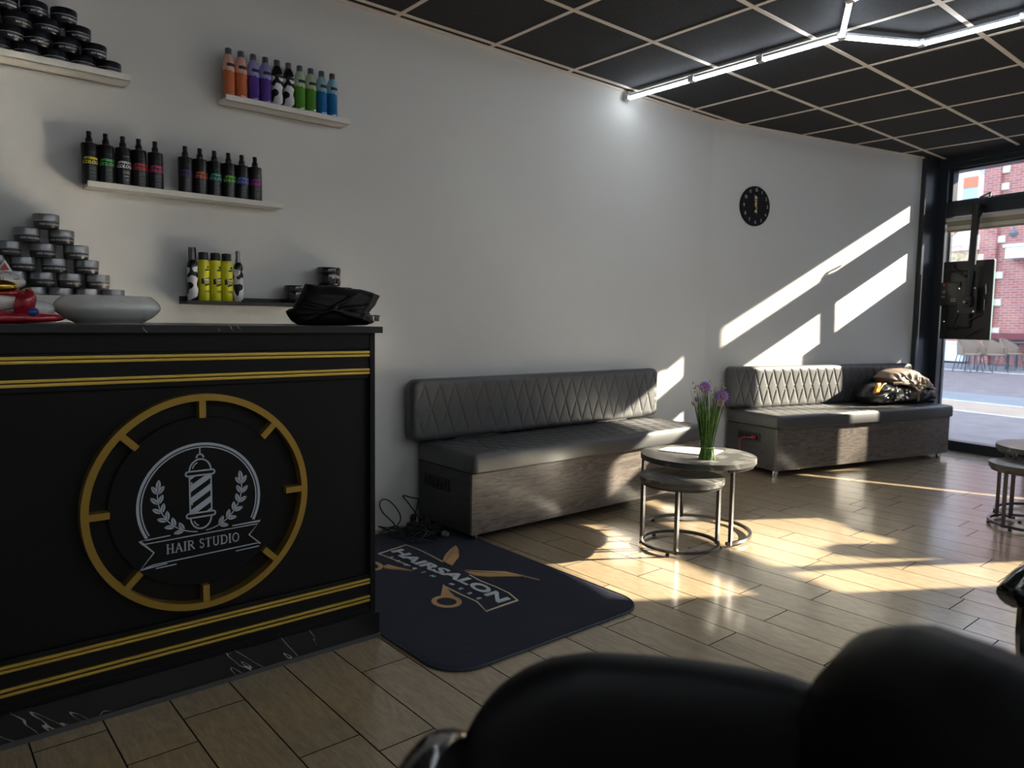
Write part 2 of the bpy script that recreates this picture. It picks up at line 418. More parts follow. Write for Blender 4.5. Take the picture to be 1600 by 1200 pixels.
# trim against the bent wall and the shop front
for co, no in ((W(2.735, 0), D_), (O_+N_*.004, -N_)):
    bmesh.ops.bisect_plane(bm, geom=list(bm.verts)+list(bm.edges)+list(bm.faces), plane_co=co, plane_no=no, clear_outer=True)
struct('trim_1', bm, gm)
bm = B(); box(bm, -2.6, 4.72, 3.287, 3.306, CEIL-.012, CEIL+.002); box(bm, 0, 2.44, -.02, -.001, CEIL-.012, CEIL+.002, MW)
box(bm, 2.725, 2.742, -3.7, -.0, CEIL-.006, CEIL+.002, MW)
struct('trim_2', bm, gm)

# shop front frames: windows 1 and 2, glazed door
def member(bm, s0, s1, t0, t1, z0, z1, bev=.004): box(bm, s0, s1, -t1, -t0, z0, z1, MW, bev)
S0, S1 = 2.66, 2.78
def frame_bm(t0, t1, tl=.05, trr=.05, zt=2.50):
    bm = B()
    member(bm, S0, S1, t0, t0+tl, 0, zt+.06 if zt < 2.52 else CEIL); member(bm, S0, S1, t1-trr, t1, 0, zt+.06 if zt < 2.52 else CEIL)
    member(bm, S0, S1, t0+tl, t1-trr, 0, .085); member(bm, S0, S1, t0+tl, t1-trr, 2.08, 2.205)
    member(bm, S0, S1, t0+tl, t1-trr, zt, zt+.06 if zt < 2.52 else CEIL)
    # opening sash of the top light
    a, b_ = t0+tl, t1-trr
    for q in ((a, a+.025, 2.205, zt), (b_-.025, b_, 2.205, zt), (a, b_, 2.205, 2.225), (a, b_, zt-.015, zt)): member(bm, 2.70, 2.775, *q)
    return bm
w1 = struct('window_1', frame_bm(-.01, .98, .115, .085), NAVY)
def pane(t0, t1, z0, z1, s=2.745):
    bm = B(); member(bm, s, s+.006, t0, t1, z0, z1, 0); return bm
obj('pane', pane(.10, .90, .08, 2.08), GLASS, w1); obj('pane', pane(.12, .88, 2.215, 2.49), GLASS, w1)
alu = mat('pale_aluminium_bead', (.42, .46, .47), .4, metal=.5)
bm = B(); member(bm, 2.735, 2.744, .105, .118, .08, 1.98); obj('glazing_bead', bm, alu, w1)
bm = B(); tube(bm, [W(2.70, .47, 2.225), W(2.675, .47, 2.25), W(2.655, .455, 2.235), W(2.65, .40, 2.215)], .009, 8)
lathe(bm, [(.012, 0), (.014, .012), (.008, .03)], 10, W(2.668, .475, 2.205)); obj('window_catch', bm, CHR, w1, smooth=True)
w2 = struct('window_2', frame_bm(.98, 2.41, .05, .13), NAVY)
obj('pane', pane(1.02, 2.29, .08, 2.08), GLASS, w2); obj('pane', pane(1.03, 2.28, 2.215, 2.49), GLASS, w2)
d1 = struct('door_1', frame_bm(2.41, 3.77, .04, .12, 2.58), NAVY)
obj('pane', pane(2.43, 3.66, .08, 2.08), GLASS, d1); obj('pane', pane(2.45, 3.65, 2.215, 2.57), GLASS, d1)
bm = B(); tube(bm, [W(2.62, 3.52, .9), W(2.62, 3.52, 1.5)], .014, 12)
for z in (.95, 1.45): tube(bm, [W(2.62, 3.52, z), W(2.67, 3.52, z)], .009, 8)
obj('door_handle', bm, CHR, d1, smooth=True)
w3 = struct('window_3', frame_bm(4.9, 6.2, .05, .05), NAVY)
obj('pane', pane(4.93, 6.17, .08, 2.08), GLASS, w3); obj('pane', pane(4.94, 6.16, 2.215, 2.49), GLASS, w3)
# unseen, added to shape the sun patches: film on the second window and the door
SUN_MASK = mat('charcoal_window_film', (.05, .05, .055), .5)
def sun_mask(name, outer, holes, parent, s=2.738):
    cu = bpy.data.curves.new(name, 'CURVE'); cu.dimensions = '2D'; cu.fill_mode = 'BOTH'; cu.extrude = .001
    for P in [outer]+holes:
        sp = cu.splines.new('POLY'); sp.points.add(len(P)-1); sp.use_cyclic_u = True
        for q, p in zip(sp.points, P): q.co = (p[0], p[1], 0, 1)
    o = bpy.data.objects.new(name, cu); COL.objects.link(o)
    me = bpy.data.meshes.new_from_object(o.evaluated_get(bpy.context.evaluated_depsgraph_get()))
    bpy.data.objects.remove(o); bpy.data.curves.remove(cu)
    for v in me.vertices:
        t, z, e = v.co; v.co = W(s+e, t, z)
    me.materials.clear(); me.materials.append(SUN_MASK)
    f = bpy.data.objects.new(name, me); COL.objects.link(f); f.parent = parent; return f
# window 2: film from t=1.17 on, in two sheets, slanting gap shaped for a streak of sun
sun_mask('window_film', [(1.158, .085), (2.285, .085), (2.285, .685), (1.26, 1.125), (1.158, 1.125)], [], w2)
sun_mask('window_film', [(1.158, 1.126), (1.262, 1.126), (1.262, 1.165), (2.285, .728), (2.285, 1.93), (1.75, 1.91), (1.50, 1.87), (1.32, 1.70), (1.158, 1.36)], [], w2)
sun_mask('window_film', [(2.45, .085), (3.65, .085), (3.65, 2.08), (2.45, 2.08)],
     [[(2.452, 1.61), (2.60, 1.60), (2.75, 1.63), (2.93, 1.60), (3.0, 1.64), (2.975, 1.78), (3.03, 1.845), (3.14, 1.86), (3.225, 1.80), (3.26, 1.63), (3.285, 1.85), (3.285, 2.078), (2.452, 2.078)],
      [(3.345, 1.33), (3.372, 1.10), (3.645, 1.10), (3.645, 2.078), (3.372, 2.078), (3.352, 1.85)]], d1)  # openings shaped to cast the sunlit floor patches

# ------------------------------------------------------------------ the street
def brickmat():
    m = mat('red_brickwork', (.45, .16, .14), .85); n, l = nt(m); b = n['Principled BSDF']
    tc = n.new('ShaderNodeTexCoord'); sx = n.new('ShaderNodeSeparateXYZ'); cx = n.new('ShaderNodeCombineXYZ')
    l.new(tc.outputs['Object'], sx.inputs[0]); l.new(sx.outputs[1], cx.inputs[0]); l.new(sx.outputs[2], cx.inputs[1])
    k = n.new('ShaderNodeTexBrick'); k.inputs['Scale'].default_value = 1; k.inputs['Brick Width'].default_value = .24; k.inputs['Row Height'].default_value = .075
    k.inputs['Mortar Size'].default_value = .009; k.inputs['Color1'].default_value = (.40, .125, .10, 1); k.inputs['Color2'].default_value = (.29, .08, .07, 1); k.inputs['Mortar'].default_value = (.36, .27, .25, 1)
    l.new(cx.outputs[0], k.inputs[0]); l.new(k.outputs[0], b.inputs['Base Color']); return m
BRICK = brickmat()
STONE = mat('sandstone', (.60, .53, .42), .8, var=(3, .12))
WPAINT = mat('white_painted_wood', (.80, .80, .82), .5)
PAV = mat('grey_red_clinker_paving', (.145, .108, .108), .8, var=(3.5, .18))
n, l = nt(PAV)
pv = bpy.data.materials['grey_red_clinker_paving']
bm = B()
def quad(bm, s0, s1, t0, t1, z, mi=0):
    f = bm.faces.new([bm.verts.new(W(s0, t0, z)), bm.verts.new(W(s1, t0, z)), bm.verts.new(W(s1, t1, z)), bm.verts.new(W(s0, t1, z))]); f.material_index = mi
SUN_STRIP = mat('sand_coloured_paving', (.30, .205, .15), .8, var=(3, .12)); KERB = mat('blue_grey_kerb_stone', (.15, .15, .16), .7, var=(2, .1))  # sunlit strip of the street painted as a paler paving colour
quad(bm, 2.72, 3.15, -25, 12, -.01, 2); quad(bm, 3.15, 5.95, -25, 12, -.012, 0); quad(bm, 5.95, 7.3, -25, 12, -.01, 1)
quad(bm, 7.3, 8.7, -25, 12, -.008, 2); quad(bm, 8.7, 15.2, -25, 12, -.01, 0); quad(bm, 15.2, 19.2, -25, 12, -.006, 2)
gr = obj('ground', bm, None, mats=[PAV, SUN_STRIP, KERB]); gr['kind'] = 'structure'
# building across the street
FS = 19.0
MF = MW @ T(FS, 0, 0)            # local: x away from us, y = -t, z up
def fbox(bm, t0, t1, z0, z1, d0=-.02, d1=.3, bev=0): box(bm, d0, d1, -t1, -t0, z0, z1, MF, bev)
bld = thing('brick_building', 'red brick building with pale stone blocks across the street', 'building', MF.translation)
bld.rotation_euler = (0, 0, -WA)
def fpart(name, bm, m, par=bld):
    bmesh.ops.transform(bm, matrix=MF.inverted(), verts=bm.verts); return obj(name, bm, m, par)
bm = B(); fbox(bm, -18, 13, 0, 8.6, 0, 4); fpart('brick_wall', bm, BRICK)
bm = B(); fbox(bm, 1.0, 6.48, 8.55, 9.44, .1, 4); fbox(bm, 6.48, 6.95, 8.55, 9.3, .1, 4); fpart('attic_storey', bm, BRICK)  # unseen roof steps, added to block the low sun
bm = B(); fbox(bm, -9.2, -8.72, 0, 8.4, -.12, .1); fpart('corner_pier', bm, BRICK)
for z in (.9, 1.75, 2.55, 3.6, 4.4, 5.13, 5.62, 6.4):
    bm = B(); fbox(bm, -8.76, -8.52, z, z+.2, -.05, .2, .01); fpart('stone_block', bm, STONE)
for z in (1.4, 2.2, 3.05):
    bm = B(); fbox(bm, -9.22, -9.05, z, z+.25, -.14, .1, .01); fpart('stone_block', bm, STONE)
# upper window
bm = B(); fbox(bm, -10.05, -9.86, 4.7, 6.9, -.04, .1); fbox(bm, -9.40, -9.24, 4.7, 6.9, -.04, .1); fbox(bm, -10.05, -9.24, 5.68, 5.84, -.04, .1); fbox(bm, -10.05, -9.24, 4.7, 4.86, -.04, .1); fbox(bm, -10.05, -9.24, 6.7, 6.9, -.04, .1)
wf = fpart('window_frame', bm, WPAINT)
bm = B(); fbox(bm, -9.86, -9.40, 4.86, 5.68, -.02, .02); fbox(bm, -9.86, -9.40, 5.84, 6.7, -.02, .02); fpart('window_glass', bm, mat('pale_window_glass', (.35, .40, .50), .15), wf)
bm = B(); fbox(bm, -9.86, -9.40, 5.36, 5.66, -.05, -.02); fpart('sun_blind', bm, mat('orange_red_blind', (.65, .16, .08), .7), wf)
# arched window lower down
bm = B(); P = [(-9.68+.50*math.cos(a*PI/16), 3.62+.50*math.sin(a*PI/16)) for a in range(17)]
prism(bm, [(-p[0], p[1]) for p in P], -.03, .1, MF, plane='yz'); fpart('arch_panel', bm, STONE)
bm = B()
for k in range(11):
    a0, a1 = k/11*PI+.03, (k+1)/11*PI-.03
    q = [(-9.68+r*math.cos(a), 3.62+r*math.sin(a)) for r, a in ((.52, a0), (.72, a0), (.72, a1), (.52, a1))]
    prism(bm, [(-p[0], p[1]) for p in q], -.06 if k % 2 else -.04, .1, MF, plane='yz')
fpart('arch_bricks', bm, mat('salmon_arch_brick', (.62, .30, .22), .8, var=(4, .3)))
bm = B(); fbox(bm, -10.4, -9.1, 3.45, 3.62, -.08, .1); fbox(bm, -10.4, -9.25, 2.70, 2.84, -.05, .1); fpart('stone_band', bm, mat('pinkish_stone_band', (.55, .38, .33), .8, var=(6, .3)))
bm = B(); fbox(bm, -10.3, -9.3, 2.84, 3.45, -.03, .1); fpart('mosaic_panel', bm, mat('ochre_mosaic', (.50, .36, .22), .8, var=(9, .5)))
bm = B(); fbox(bm, -10.4, -9.38, .05, .62, -.3, .1, .02); fbox(bm, -10.45, -9.34, .6, .66, -.34, .1); fpart('white_base_panel', bm, WPAINT)
bm = B(); fbox(bm, -8.32, -7.0, 3.10, 3.42, -.35, .1, .02); fbox(bm, -8.36, -6.96, 3.42, 3.50, -.42, .1, .01); fpart('white_box_sill', bm, WPAINT)
bm = B(); tube(bm, [W(FS-.05, -8.15, 4.3), W(FS-.3, -8.15, 4.1), W(FS-.3, -8.15, 3.85)], .03, 8); lathe(bm, [(.03, .1), (.13, .0), (.1, -.08), (.03, -.12)], 12, W(FS-.3, -8.15, 3.82)); fpart('wall_lamp', bm, mat('iron_grey', (.12, .12, .13), .5))
bm = B(); fbox(bm, -8.7, -6.5, .78, .95, -.8, .1); fpart('maroon_canopy', bm, mat('maroon_canvas', (.16, .035, .04), .8))
# unseen awning outside, placed to cut the top of the sun patches
bm = B(); member(bm, 2.905, 3.55, -.9, 1.45, 2.80, 2.92); an = obj('awning', bm, mat('dark_awning_canvas', (.05, .05, .06), .7))
tag(an, 'dark awning fixed outside above the shop windows', 'awning')
# cafe chairs
wick = mat('tan_wicker', (.22, .15, .11), .7, bump=(60, .3)); iron = mat('dark_iron_leg', (.06, .06, .07), .5)
def cafe_chair():
    t = thing('cafe_chair', '', 'chair', (0, 0, 0), 0, 'wicker chairs across the street')
    bm = B(); P = [(.26*math.cos(math.radians(a)), .26*math.sin(math.radians(a))) for a in range(-100, 101, 10)]
    prev = None
    for i, (x, y) in enumerate(P):
        h = .60+.24*math.cos(math.radians(-100+10*i)*.9); h = max(.62, h)
        c = [bm.verts.new((-x, y, .44)), bm.verts.new((-x*1.06, y*1.06, h)), bm.verts.new((-x*.98, y*.98, h)), bm.verts.new((-x*.92, y*.92, .44))]
        if prev:
            for k in range(4): bm.faces.new((prev[k], c[k], c[(k+1) % 4], prev[(k+1) % 4]))
        prev = c
    obj('backrest', bm, wick, t)
    bm = B(); lathe(bm, [(.0, .42), (.24, .42), (.255, .44), (.24, .46), (.0, .46)], 20, cap=False); obj('seat', bm, wick, t)
    for sx in (-1, 1):
        for sy in (-1, 1):
            bm = B(); tube(bm, [(sx*.17, sy*.17, .43), (sx*.24, sy*.22, 0)], .014, 6); obj('leg', bm, iron, t)
    return t
CS = [(20.55, 6.62, 'leftmost of the wicker cafe chairs outside, below the television'), (21.6, 6.78, 'second wicker cafe chair from the left, behind the leftmost'), (22.45, 7.15, 'middle wicker cafe chair in the row across the street'),
      (20.95, 6.20, 'wicker cafe chair standing nearest to the shop, right of the leftmost'), (22.3, 6.2, 'rightmost wicker cafe chair, beside the dark outdoor table')]
c0 = cafe_chair(); CANG = [.3, .2, .35, .1, .4]
for i, (x, y, lb) in enumerate(CS):
    if i == 0: c0.location = (x, y, -.01); c0.rotation_euler = (0, 0, -2.2+CANG[i]); c0['label'] = lb
    else: dup(c0, (x, y, -.01), -2.2+CANG[i], lb)
t = thing('outdoor_table', 'dark square outdoor table among the cafe chairs across the street', 'table', (23.2, 6.05, -.01))
bm = B(); box(bm, -.4, .4, -.4, .4, .70, .74, None, .01); obj('tabletop', bm, iron, t)
for a in (-1, 1):
    for c in (-1, 1):
        bm = B(); box(bm, a*.36-.025, a*.36+.025, c*.36-.025, c*.36+.025, 0, .70); obj('leg', bm, iron, t)
bm = B()
for k in range(40):
    a = random.random()*2*PI; r = random.random()*.5; h = .3+random.random()*.35
    p = Vector((r*math.cos(a)*1.6, r*math.sin(a)*.6, h)); d = Vector((random.uniform(-1, 1), random.uniform(-1, 1), random.uniform(.2, 1))).normalized()*.16; e = d.cross(Vector((0, 0, 1))).normalized()*.05
    bm.faces.new([bm.verts.new(q) for q in (p, p+d*.5+e, p+d, p+d*.5-e)])
pt = thing('street_planter', 'low planter with leafy shrub beside the outdoor table', 'planter', (23.5, 5.2, -.01))
obj('shrub', bm, mat('dull_green_leaf', (.12, .15, .09), .6), pt)
bm = B(); box(bm, -.9, .9, -.35, .35, 0, .42, None, .02); obj('planter_box', bm, mat('dark_slate_planter', (.10, .11, .12), .7), pt)

# ================================================================== FURNITURE
def make_bench(L, root, side_label=None, feet_z=0.0, back=(0, 1, .46, .785), back_y=.40, depth=.47, seatx=(0, 1), wood=WOODG):
    bm = B(); box(bm, .018, L-.018, .018, depth, .050, .352); obj('base', bm, WOODD, root)
    bm = B(); box(bm, 0, L, 0, .018, .048, .352, None, .0015); obj('front_panel', bm, wood, root)
    for x in (0, L-.018):
        bm = B(); box(bm, x, x+.018, .0185, depth, .048, .352, None, .0015); sp = obj('side_panel', bm, WOODD, root)
    for x in (.05, L-.05):
        for y in (.05, depth-.06):
            bm = B(); lathe(bm, [(.019, feet_z), (.021, feet_z+.006), (.019, .051)], 16, (x, y, 0)); obj('foot', bm, CHR, root, smooth=True)
    bm = cushion(seatx[1]-seatx[0], depth+.03, .10, R=.03, r=.026, quilt=(.10, .21, .0045), nx=360, nz=80)
    bmesh.ops.transform(bm, matrix=T((seatx[0]+seatx[1])/2, (depth-.025)/2, .452) @ rot('X', -90), verts=bm.verts)
    obj('seat_cushion', bm, LEA, root, smooth='all')
    x0, x1, z0, z1 = back
    bm = cushion(x1-x0, z1-z0, .075, R=.045, r=.03, quilt=(.098, .27, .0045), nx=420, nz=60)
    bmesh.ops.transform(bm, matrix=T((x0+x1)/2, back_y, (z0+z1)/2), verts=bm.verts)
    bk = obj('backrest', bm, LEA, root, smooth='all')
    for fx in (.22, .78):
        bm = B(); x = x0+(x1-x0)*fx; box(bm, x-.15, x+.15, back_y+.03, back_y+.072, z0-.045, z0+.06, None, .004); obj('back_bracket', bm, METAL, root)
    return root
def socket(root, x, y, z, k=2, red=False):
    bm = B(); box(bm, -.006, .001, -.035*k-.008, .035*k+.008, -.032, .032, None, .003)
    s_ = obj('power_socket', bm, BLKM, root, loc=(x, y, z))
    for i in range(k):
        bm = B(); c = (i-(k-1)/2)*.07
        prof = [(.022, 0), (.022, .004), (.019, .004), (.017, -.004), (.003, -.004)]
        lathe(bm, prof, 20); put(bm, T(-.007, c, 0) @ rot('Y', -90)); obj('socket_well', bm, mat('black_socket_well', (.004, .004, .004), .3), s_, smooth=True)
    return s_
b1 = thing('waiting_bench', 'long quilted black bench with grey wooden base between the counter and the round tables', 'bench', (2.13, 2.80, 0), 0, 'quilted benches')
make_bench(1.85, b1, feet_z=.012, back=(-.09, 1.91, .46, .787), back_y=.395, seatx=(-.012, 1.865))
socket(b1, 0, .30, .262, 3)
b2 = thing('waiting_bench', 'quilted black bench beside the shop window with a sunlit backrest and a jacket on it', 'bench', W(.22, .535), -WA, 'quilted benches')
make_bench(2.0, b2, back=(-.06, 2.10, .452, .775), back_y=.42, depth=.50, seatx=(-.012, 2.012))
s_ = socket(b2, 0, .27, .268, 3)
RED = mat('red_cable_plastic', (.55, .03, .04), .35)
bm = B(); lathe(bm, [(.012, 0), (.014, .01), (.008, .03)], 12); put(bm, T(-.008, -.07, 0) @ rot('Y', -90))
tube(bm, [(-.035, -.07, 0), (-.05, -.03, -.002), (-.05, .02, -.012), (-.045, .045, -.035), (-.04, .05, -.09), (-.03, .052, -.18), (-.03, .052, -.255)], .0028, 6)
obj('red_plug', bm, RED, s_, smooth=True)['label'] = 'red plug with a thin red cable'

# ---------------------------------------------------------------- reception counter
CTR = thing('reception_counter', 'black reception counter with gold stripes and a barber pole emblem', 'counter', (0, 0, 0))
CF = 2.185
bm = B(); box(bm, -.9, 1.243, CF+.012, 2.80, .085, 1.052); box(bm, 1.224, 1.243, CF-.006, CF+.012, .085, 1.052, None, .001)
box(bm, -.9, 1.224, CF-.004, CF+.012, 1.0, 1.052, None, .001)
for z0, z1 in ((.90, 1.0), (.105, .225)): box(bm, -.9, 1.224, CF, CF+.0125, z0, z1, None, .002)
box(bm, -.9, 1.224, CF-.003, CF+.0125, .085, .108, None, .002)
obj('body', bm, BLK, CTR)
bm = B(); box(bm, -.95, 1.262, CF-.025, 2.85, 1.052, 1.0735, None, .001); obj('countertop', bm, MARB, CTR)
bm = B(); box(bm, -.9, 1.256, CF-.012, 2.80, .012, .088, None, .001); obj('plinth', bm, MARB, CTR)
bm = B(); box(bm, -.9, 1.258, CF-.018, CF+.02, 0, .014, None, .001); obj('base_seal', bm, mat('grey_sealant', (.07, .07, .07), .7), CTR)
for z0, z1 in ((.9835, .9925), (.973, .9815), (.926, .9345), (.9145, .9235), (.203, .212), (.192, .2005), (.1435, .1525), (.130, .139)):
    bm = B(); box(bm, -.9, 1.2235, CF-.006, CF+.002, z0, z1, None, .0018); obj('gold_stripe', bm, GOLD, CTR)
RC = (.6755, .563)
bm = B(); ribbon(bm, arc(RC[0], RC[1], .3055, 0, 360, 96)[:-1], .0195, CF-.022, CF+.012, closed=True)
for k in range(8):
    a = math.radians(45*k); c, s = math.cos(a), math.sin(a)
    ribbon(bm, [(RC[0]+.246*c, RC[1]+.246*s), (RC[0]+.299*c, RC[1]+.299*s)], .0185, CF-.021, CF+.012)
obj('gold_ring', bm, GOLD2, CTR)
bm = B(); lathe(bm, [(.2475, 0), (.2475, .012), (.246, .0135)], 96); put(bm, T(RC[0], CF+.0125, RC[1]) @ rot('X', 90)); disc = obj('emblem_disc', bm, mat('black_acrylic_disc', (.003, .003, .0035), .5, spec=.25), CTR, smooth=True)
# emblem (silver foil lettering and lines)
ey0, ey1 = CF-.0022, CF-.0008
E_ = B(); ecx, ecz, er = .672, .561, .1735
ribbon(E_, arc(ecx, ecz, er-.0035, -27, 209, 80), .0075, ey0, ey1)
ribbon(E_, arc(ecx, ecz, er-.0125, -26, 208, 80), .0035, ey0, ey1)
obj('emblem_circle', E_, SILV, disc)
E_ = B(); px = .671; lw = .0042
ribbon(E_, [(px, .722), (px, .700)], lw*.8, ey0, ey1)
ribbon(E_, arc(px, .692, .0095, -10, 190, 12), lw, ey0, ey1)
ribbon(E_, arc(px, .653, .030, 0, 180, 24, .034), lw, ey0, ey1)
ribbon(E_, arc(px, .655, .022, 110, 165, 8, .024), lw*.7, ey0, ey1)
for z in (.6465, .5235):
    q = arc(px+.034, z, .0065, -90, 90, 8)+arc(px-.034, z, .0065, 90, 270, 8); ribbon(E_, q, lw, ey0, ey1, closed=True)
ribbon(E_, [(px-.030, .640), (px-.030, .530)], lw, ey0, ey1); ribbon(E_, [(px+.030, .640), (px+.030, .530)], lw, ey0, ey1)
def clip(poly, x0, x1, z0, z1):
    def cl(P, f, inter):
        o = []
        for i in range(len(P)):
            a, b_ = P[i-1], P[i]
            if f(b_):
                if not f(a): o.append(inter(a, b_))
                o.append(b_)
            elif f(a): o.append(inter(a, b_))
        return o
    for ax, v, sg in ((0, x0, 1), (0, x1, -1), (1, z0, 1), (1, z1, -1)):
        if not poly: break
        poly = cl(poly, lambda p: sg*(p[ax]-v) >= 0, lambda a, b_: tuple(a[k]+(b_[k]-a[k])*(v-a[ax])/((b_[ax]-a[ax]) or 1e-9) for k in (0, 1)))
    return poly
for k in range(-1, 5):
    zb = .520+k*.036
    P = clip([(px-.03, zb), (px+.03, zb+.038), (px+.03, zb+.057), (px-.03, zb+.019)], px-.028, px+.028, .531, .639)
    if len(P) > 2: prism(E_, P, ey0, ey1)
for z0, z1 in ((.60, .622), (.632, .636), (.555, .575)): ribbon(E_, [(px-.0245, z0), (px-.0245, z1)], .003, ey0-.0006, ey1)
ribbon(E_, arc(px, .5165, .029, 180, 360, 24, .034), lw, ey0, ey1); ribbon(E_, arc(px, .515, .021, 200, 250, 8, .024), lw*.7, ey0, ey1)
obj('barber_pole_motif', E_, SILV, disc)
def leaf(bm, x, z, ang, L, wd):
    c, s = math.cos(ang), math.sin(ang)
    for sg in (1, -1):
        P = [(.002, .0009*sg)] + [(L*t, sg*(.0007+wd*math.sin(PI*t)**.8)) for t in (.15, .3, .5, .7, .85)] + [(L, .0003*sg), (L*.82, .0007*sg)]
        q = [(x+a*c-b_*s, z+a*s+b_*c) for a, b_ in P]; prism(bm, q if sg > 0 else list(reversed(q)), ey0, ey1)
E_ = B()
for sg in (-1, 1):
    stem = arc(ecx, .592, .118, 264, 172, 40, .118)
    stem = [(2*ecx-x if sg > 0 else x, z) for x, z in stem]
    ribbon(E_, stem, .0028, ey0, ey1)
    for i in range(6):
        k = 8+i*6; (x, z), (x2, z2) = stem[k], stem[min(k+1, 40)]; a = math.atan2(z2-z, x2-x)
        for d in (-.62, .62): leaf(E_, x, z, a+d, .029, .0055)
    leaf(E_, *stem[-1], math.atan2(stem[-1][1]-stem[-2][1], stem[-1][0]-stem[-2][0]), .032, .006)
obj('laurel_wreath', E_, SILV, disc)
E_ = B(); t_ = .0028
ribbon(E_, [(.525, .474), (.585, .4765)], t_, ey0, ey1); ribbon(E_, [(.525, .474), (.505, .474), (.541, .4345), (.505, .392), (.575, .397)], t_, ey0, ey1)
ribbon(E_, [(.51, .463), (.835, .468)], t_, ey0, ey1)
ribbon(E_, [(.505, .392), (.54, .4), (.835, .408), (.845, .4045), (.81, .438), (.845, .476), (.76, .4745)], t_, ey0, ey1)
ribbon(E_, [(.77, .395), (.84, .3975)], t_, ey0, ey1); ribbon(E_, [(.545, .388), (.60, .39)], t_, ey0, ey1)
obj('ribbon_banner', E_, SILV, disc)
# serif capitals
def serif(ch, x, z, h, bm):
    th, tn = h*.15, h*.065; w_ = {'H': .82, 'A': .80, 'I': .34, 'R': .78, 'S': .54, 'T': .72, 'U': .80, 'D': .82, 'O': .84}[ch]*h
    L, Rr, m = x+.1*h, x+w_-.1*h, x+w_/2
    def st(P, wd): ribbon(bm, P, wd, ey0, ey1)
    def sf(cx, zz): st([(cx-.14*h, zz), (cx+.14*h, zz)], tn*.8)
    if ch == 'H':
        for q in (L+.06*h, Rr-.06*h): st([(q, z), (q, z+h)], th); sf(q, z); sf(q, z+h)
        st([(L, z+.5*h), (Rr, z+.5*h)], tn)
    elif ch == 'A':
        st([(L, z), (m, z+h)], tn*1.2); st([(m-.02*h, z+h), (Rr, z)], th); st([(L+.12*h, z+.33*h), (Rr-.1*h, z+.33*h)], tn); sf(L, z); sf(Rr, z)
    elif ch == 'I': st([(m, z), (m, z+h)], th); sf(m, z); sf(m, z+h)
    elif ch == 'R':
        st([(L+.06*h, z), (L+.06*h, z+h)], th); sf(L+.06*h, z); sf(L, z+h)
        st([(L+.05*h, z+.98*h)]+arc(L+.28*h, z+.75*h, .21*h, 80, -90, 12)+[(L+.05*h, z+.52*h)], tn*1.5); st([(L+.26*h, z+.52*h), (Rr+.06*h, z+.01*h)], th)
    elif ch == 'S':
        P = arc(m, z+.76*h, .17*h, 30, 240, 14, .22*h)+arc(m, z+.26*h, .19*h, 70, -150, 14, .25*h); st(P, th*.75)
        st([(m+.16*h, z+.78*h), (m+.16*h, z+h)], tn*.8); st([(m-.18*h, z+.25*h), (m-.18*h, z)], tn*.8)
    elif ch == 'T':
        st([(m, z), (m, z+h)], th); sf(m, z); st([(L-.06*h, z+.97*h), (Rr+.06*h, z+.97*h)], tn); st([(L-.04*h, z+h), (L-.04*h, z+.8*h)], tn*.8); st([(Rr+.04*h, z+h), (Rr+.04*h, z+.8*h)], tn*.8)
    elif ch == 'U':
        st([(L+.07*h, z+h), (L+.07*h, z+.3*h)]+arc(m, z+.28*h, m-L-.07*h, 190, 350, 12, .26*h)+[(Rr-.07*h, z+h)], [th]+[th*.85]*13+[tn*1.2]*1 if False else th*.72); sf(L+.07*h, z+h); sf(Rr-.07*h, z+h)
    elif ch == 'D':
        st([(L+.07*h, z), (L+.07*h, z+h)], th); sf(L+.02*h, z); sf(L+.02*h, z+h)
        st([(L, z+.97*h)]+arc(L+.28*h, z+.5*h, .36*h, 85, -85, 18, .475*h)+[(L, z+.03*h)], th*.72)
    elif ch == 'O': ribbon(bm, arc(m, z+.5*h, .33*h, 0, 360, 30, .47*h)[:-1], th*.75, ey0, ey1, closed=True)
    return w_+.07*h
E_ = B(); hgt = .0265; txt = 'HAIR STUDIO'; D2 = B(); tot = sum((serif(c, 0, 0, hgt, D2) if c != ' ' else hgt*.4) for c in txt); D2.free()
x = .678-tot/2
for c in txt: x += serif(c, x, .4245, hgt, E_) if c != ' ' else hgt*.4
obj('lettering', E_, SILV, disc)

# ---------------------------------------------------------------- wall ledges
WYY = 3.307
def ledge(x0, x1, z0, dp, label, m, board=.012, lip=.028, backlip=.045):
    r = thing('wall_ledge', label, 'shelf', ((x0+x1)/2, WYY, z0)); h = (x1-x0)/2
    bm = B(); box(bm, -h, h, -dp, -.001, 0, board, None, .0012); obj('board', bm, m, r)
    bm = B(); box(bm, -h, h, -dp-.001, -dp+.011, 0, lip, None, .0012); obj('front_lip', bm, m, r)
    bm = B(); box(bm, -h, h, -.012, -.0005, 0, backlip, None, .0012); obj('back_lip', bm, m, r)
    return r
ledge(-.25, .757, 2.0, .113, 'white wall ledge at top left carrying the pyramid of black wax jars', WHT, .012, .024, .03)
ledge(1.121, 1.697, 2.006, .107, 'short white wall ledge carrying the coloured hair bottles', WHT, .012, .023)
ledge(.600, 1.371, 1.585, .092, 'white wall ledge carrying two groups of black cologne bottles', WHT, .012, .022)
ledge(-.25, .745, 1.133, .11, 'lowest white wall ledge carrying the pyramid of silver tins', WHT, .012, .036)
ledge(.945, 1.76, 1.149, .11, 'black wall ledge with yellow hair spray cans behind the counter', BLKM, .010, .016, .034)

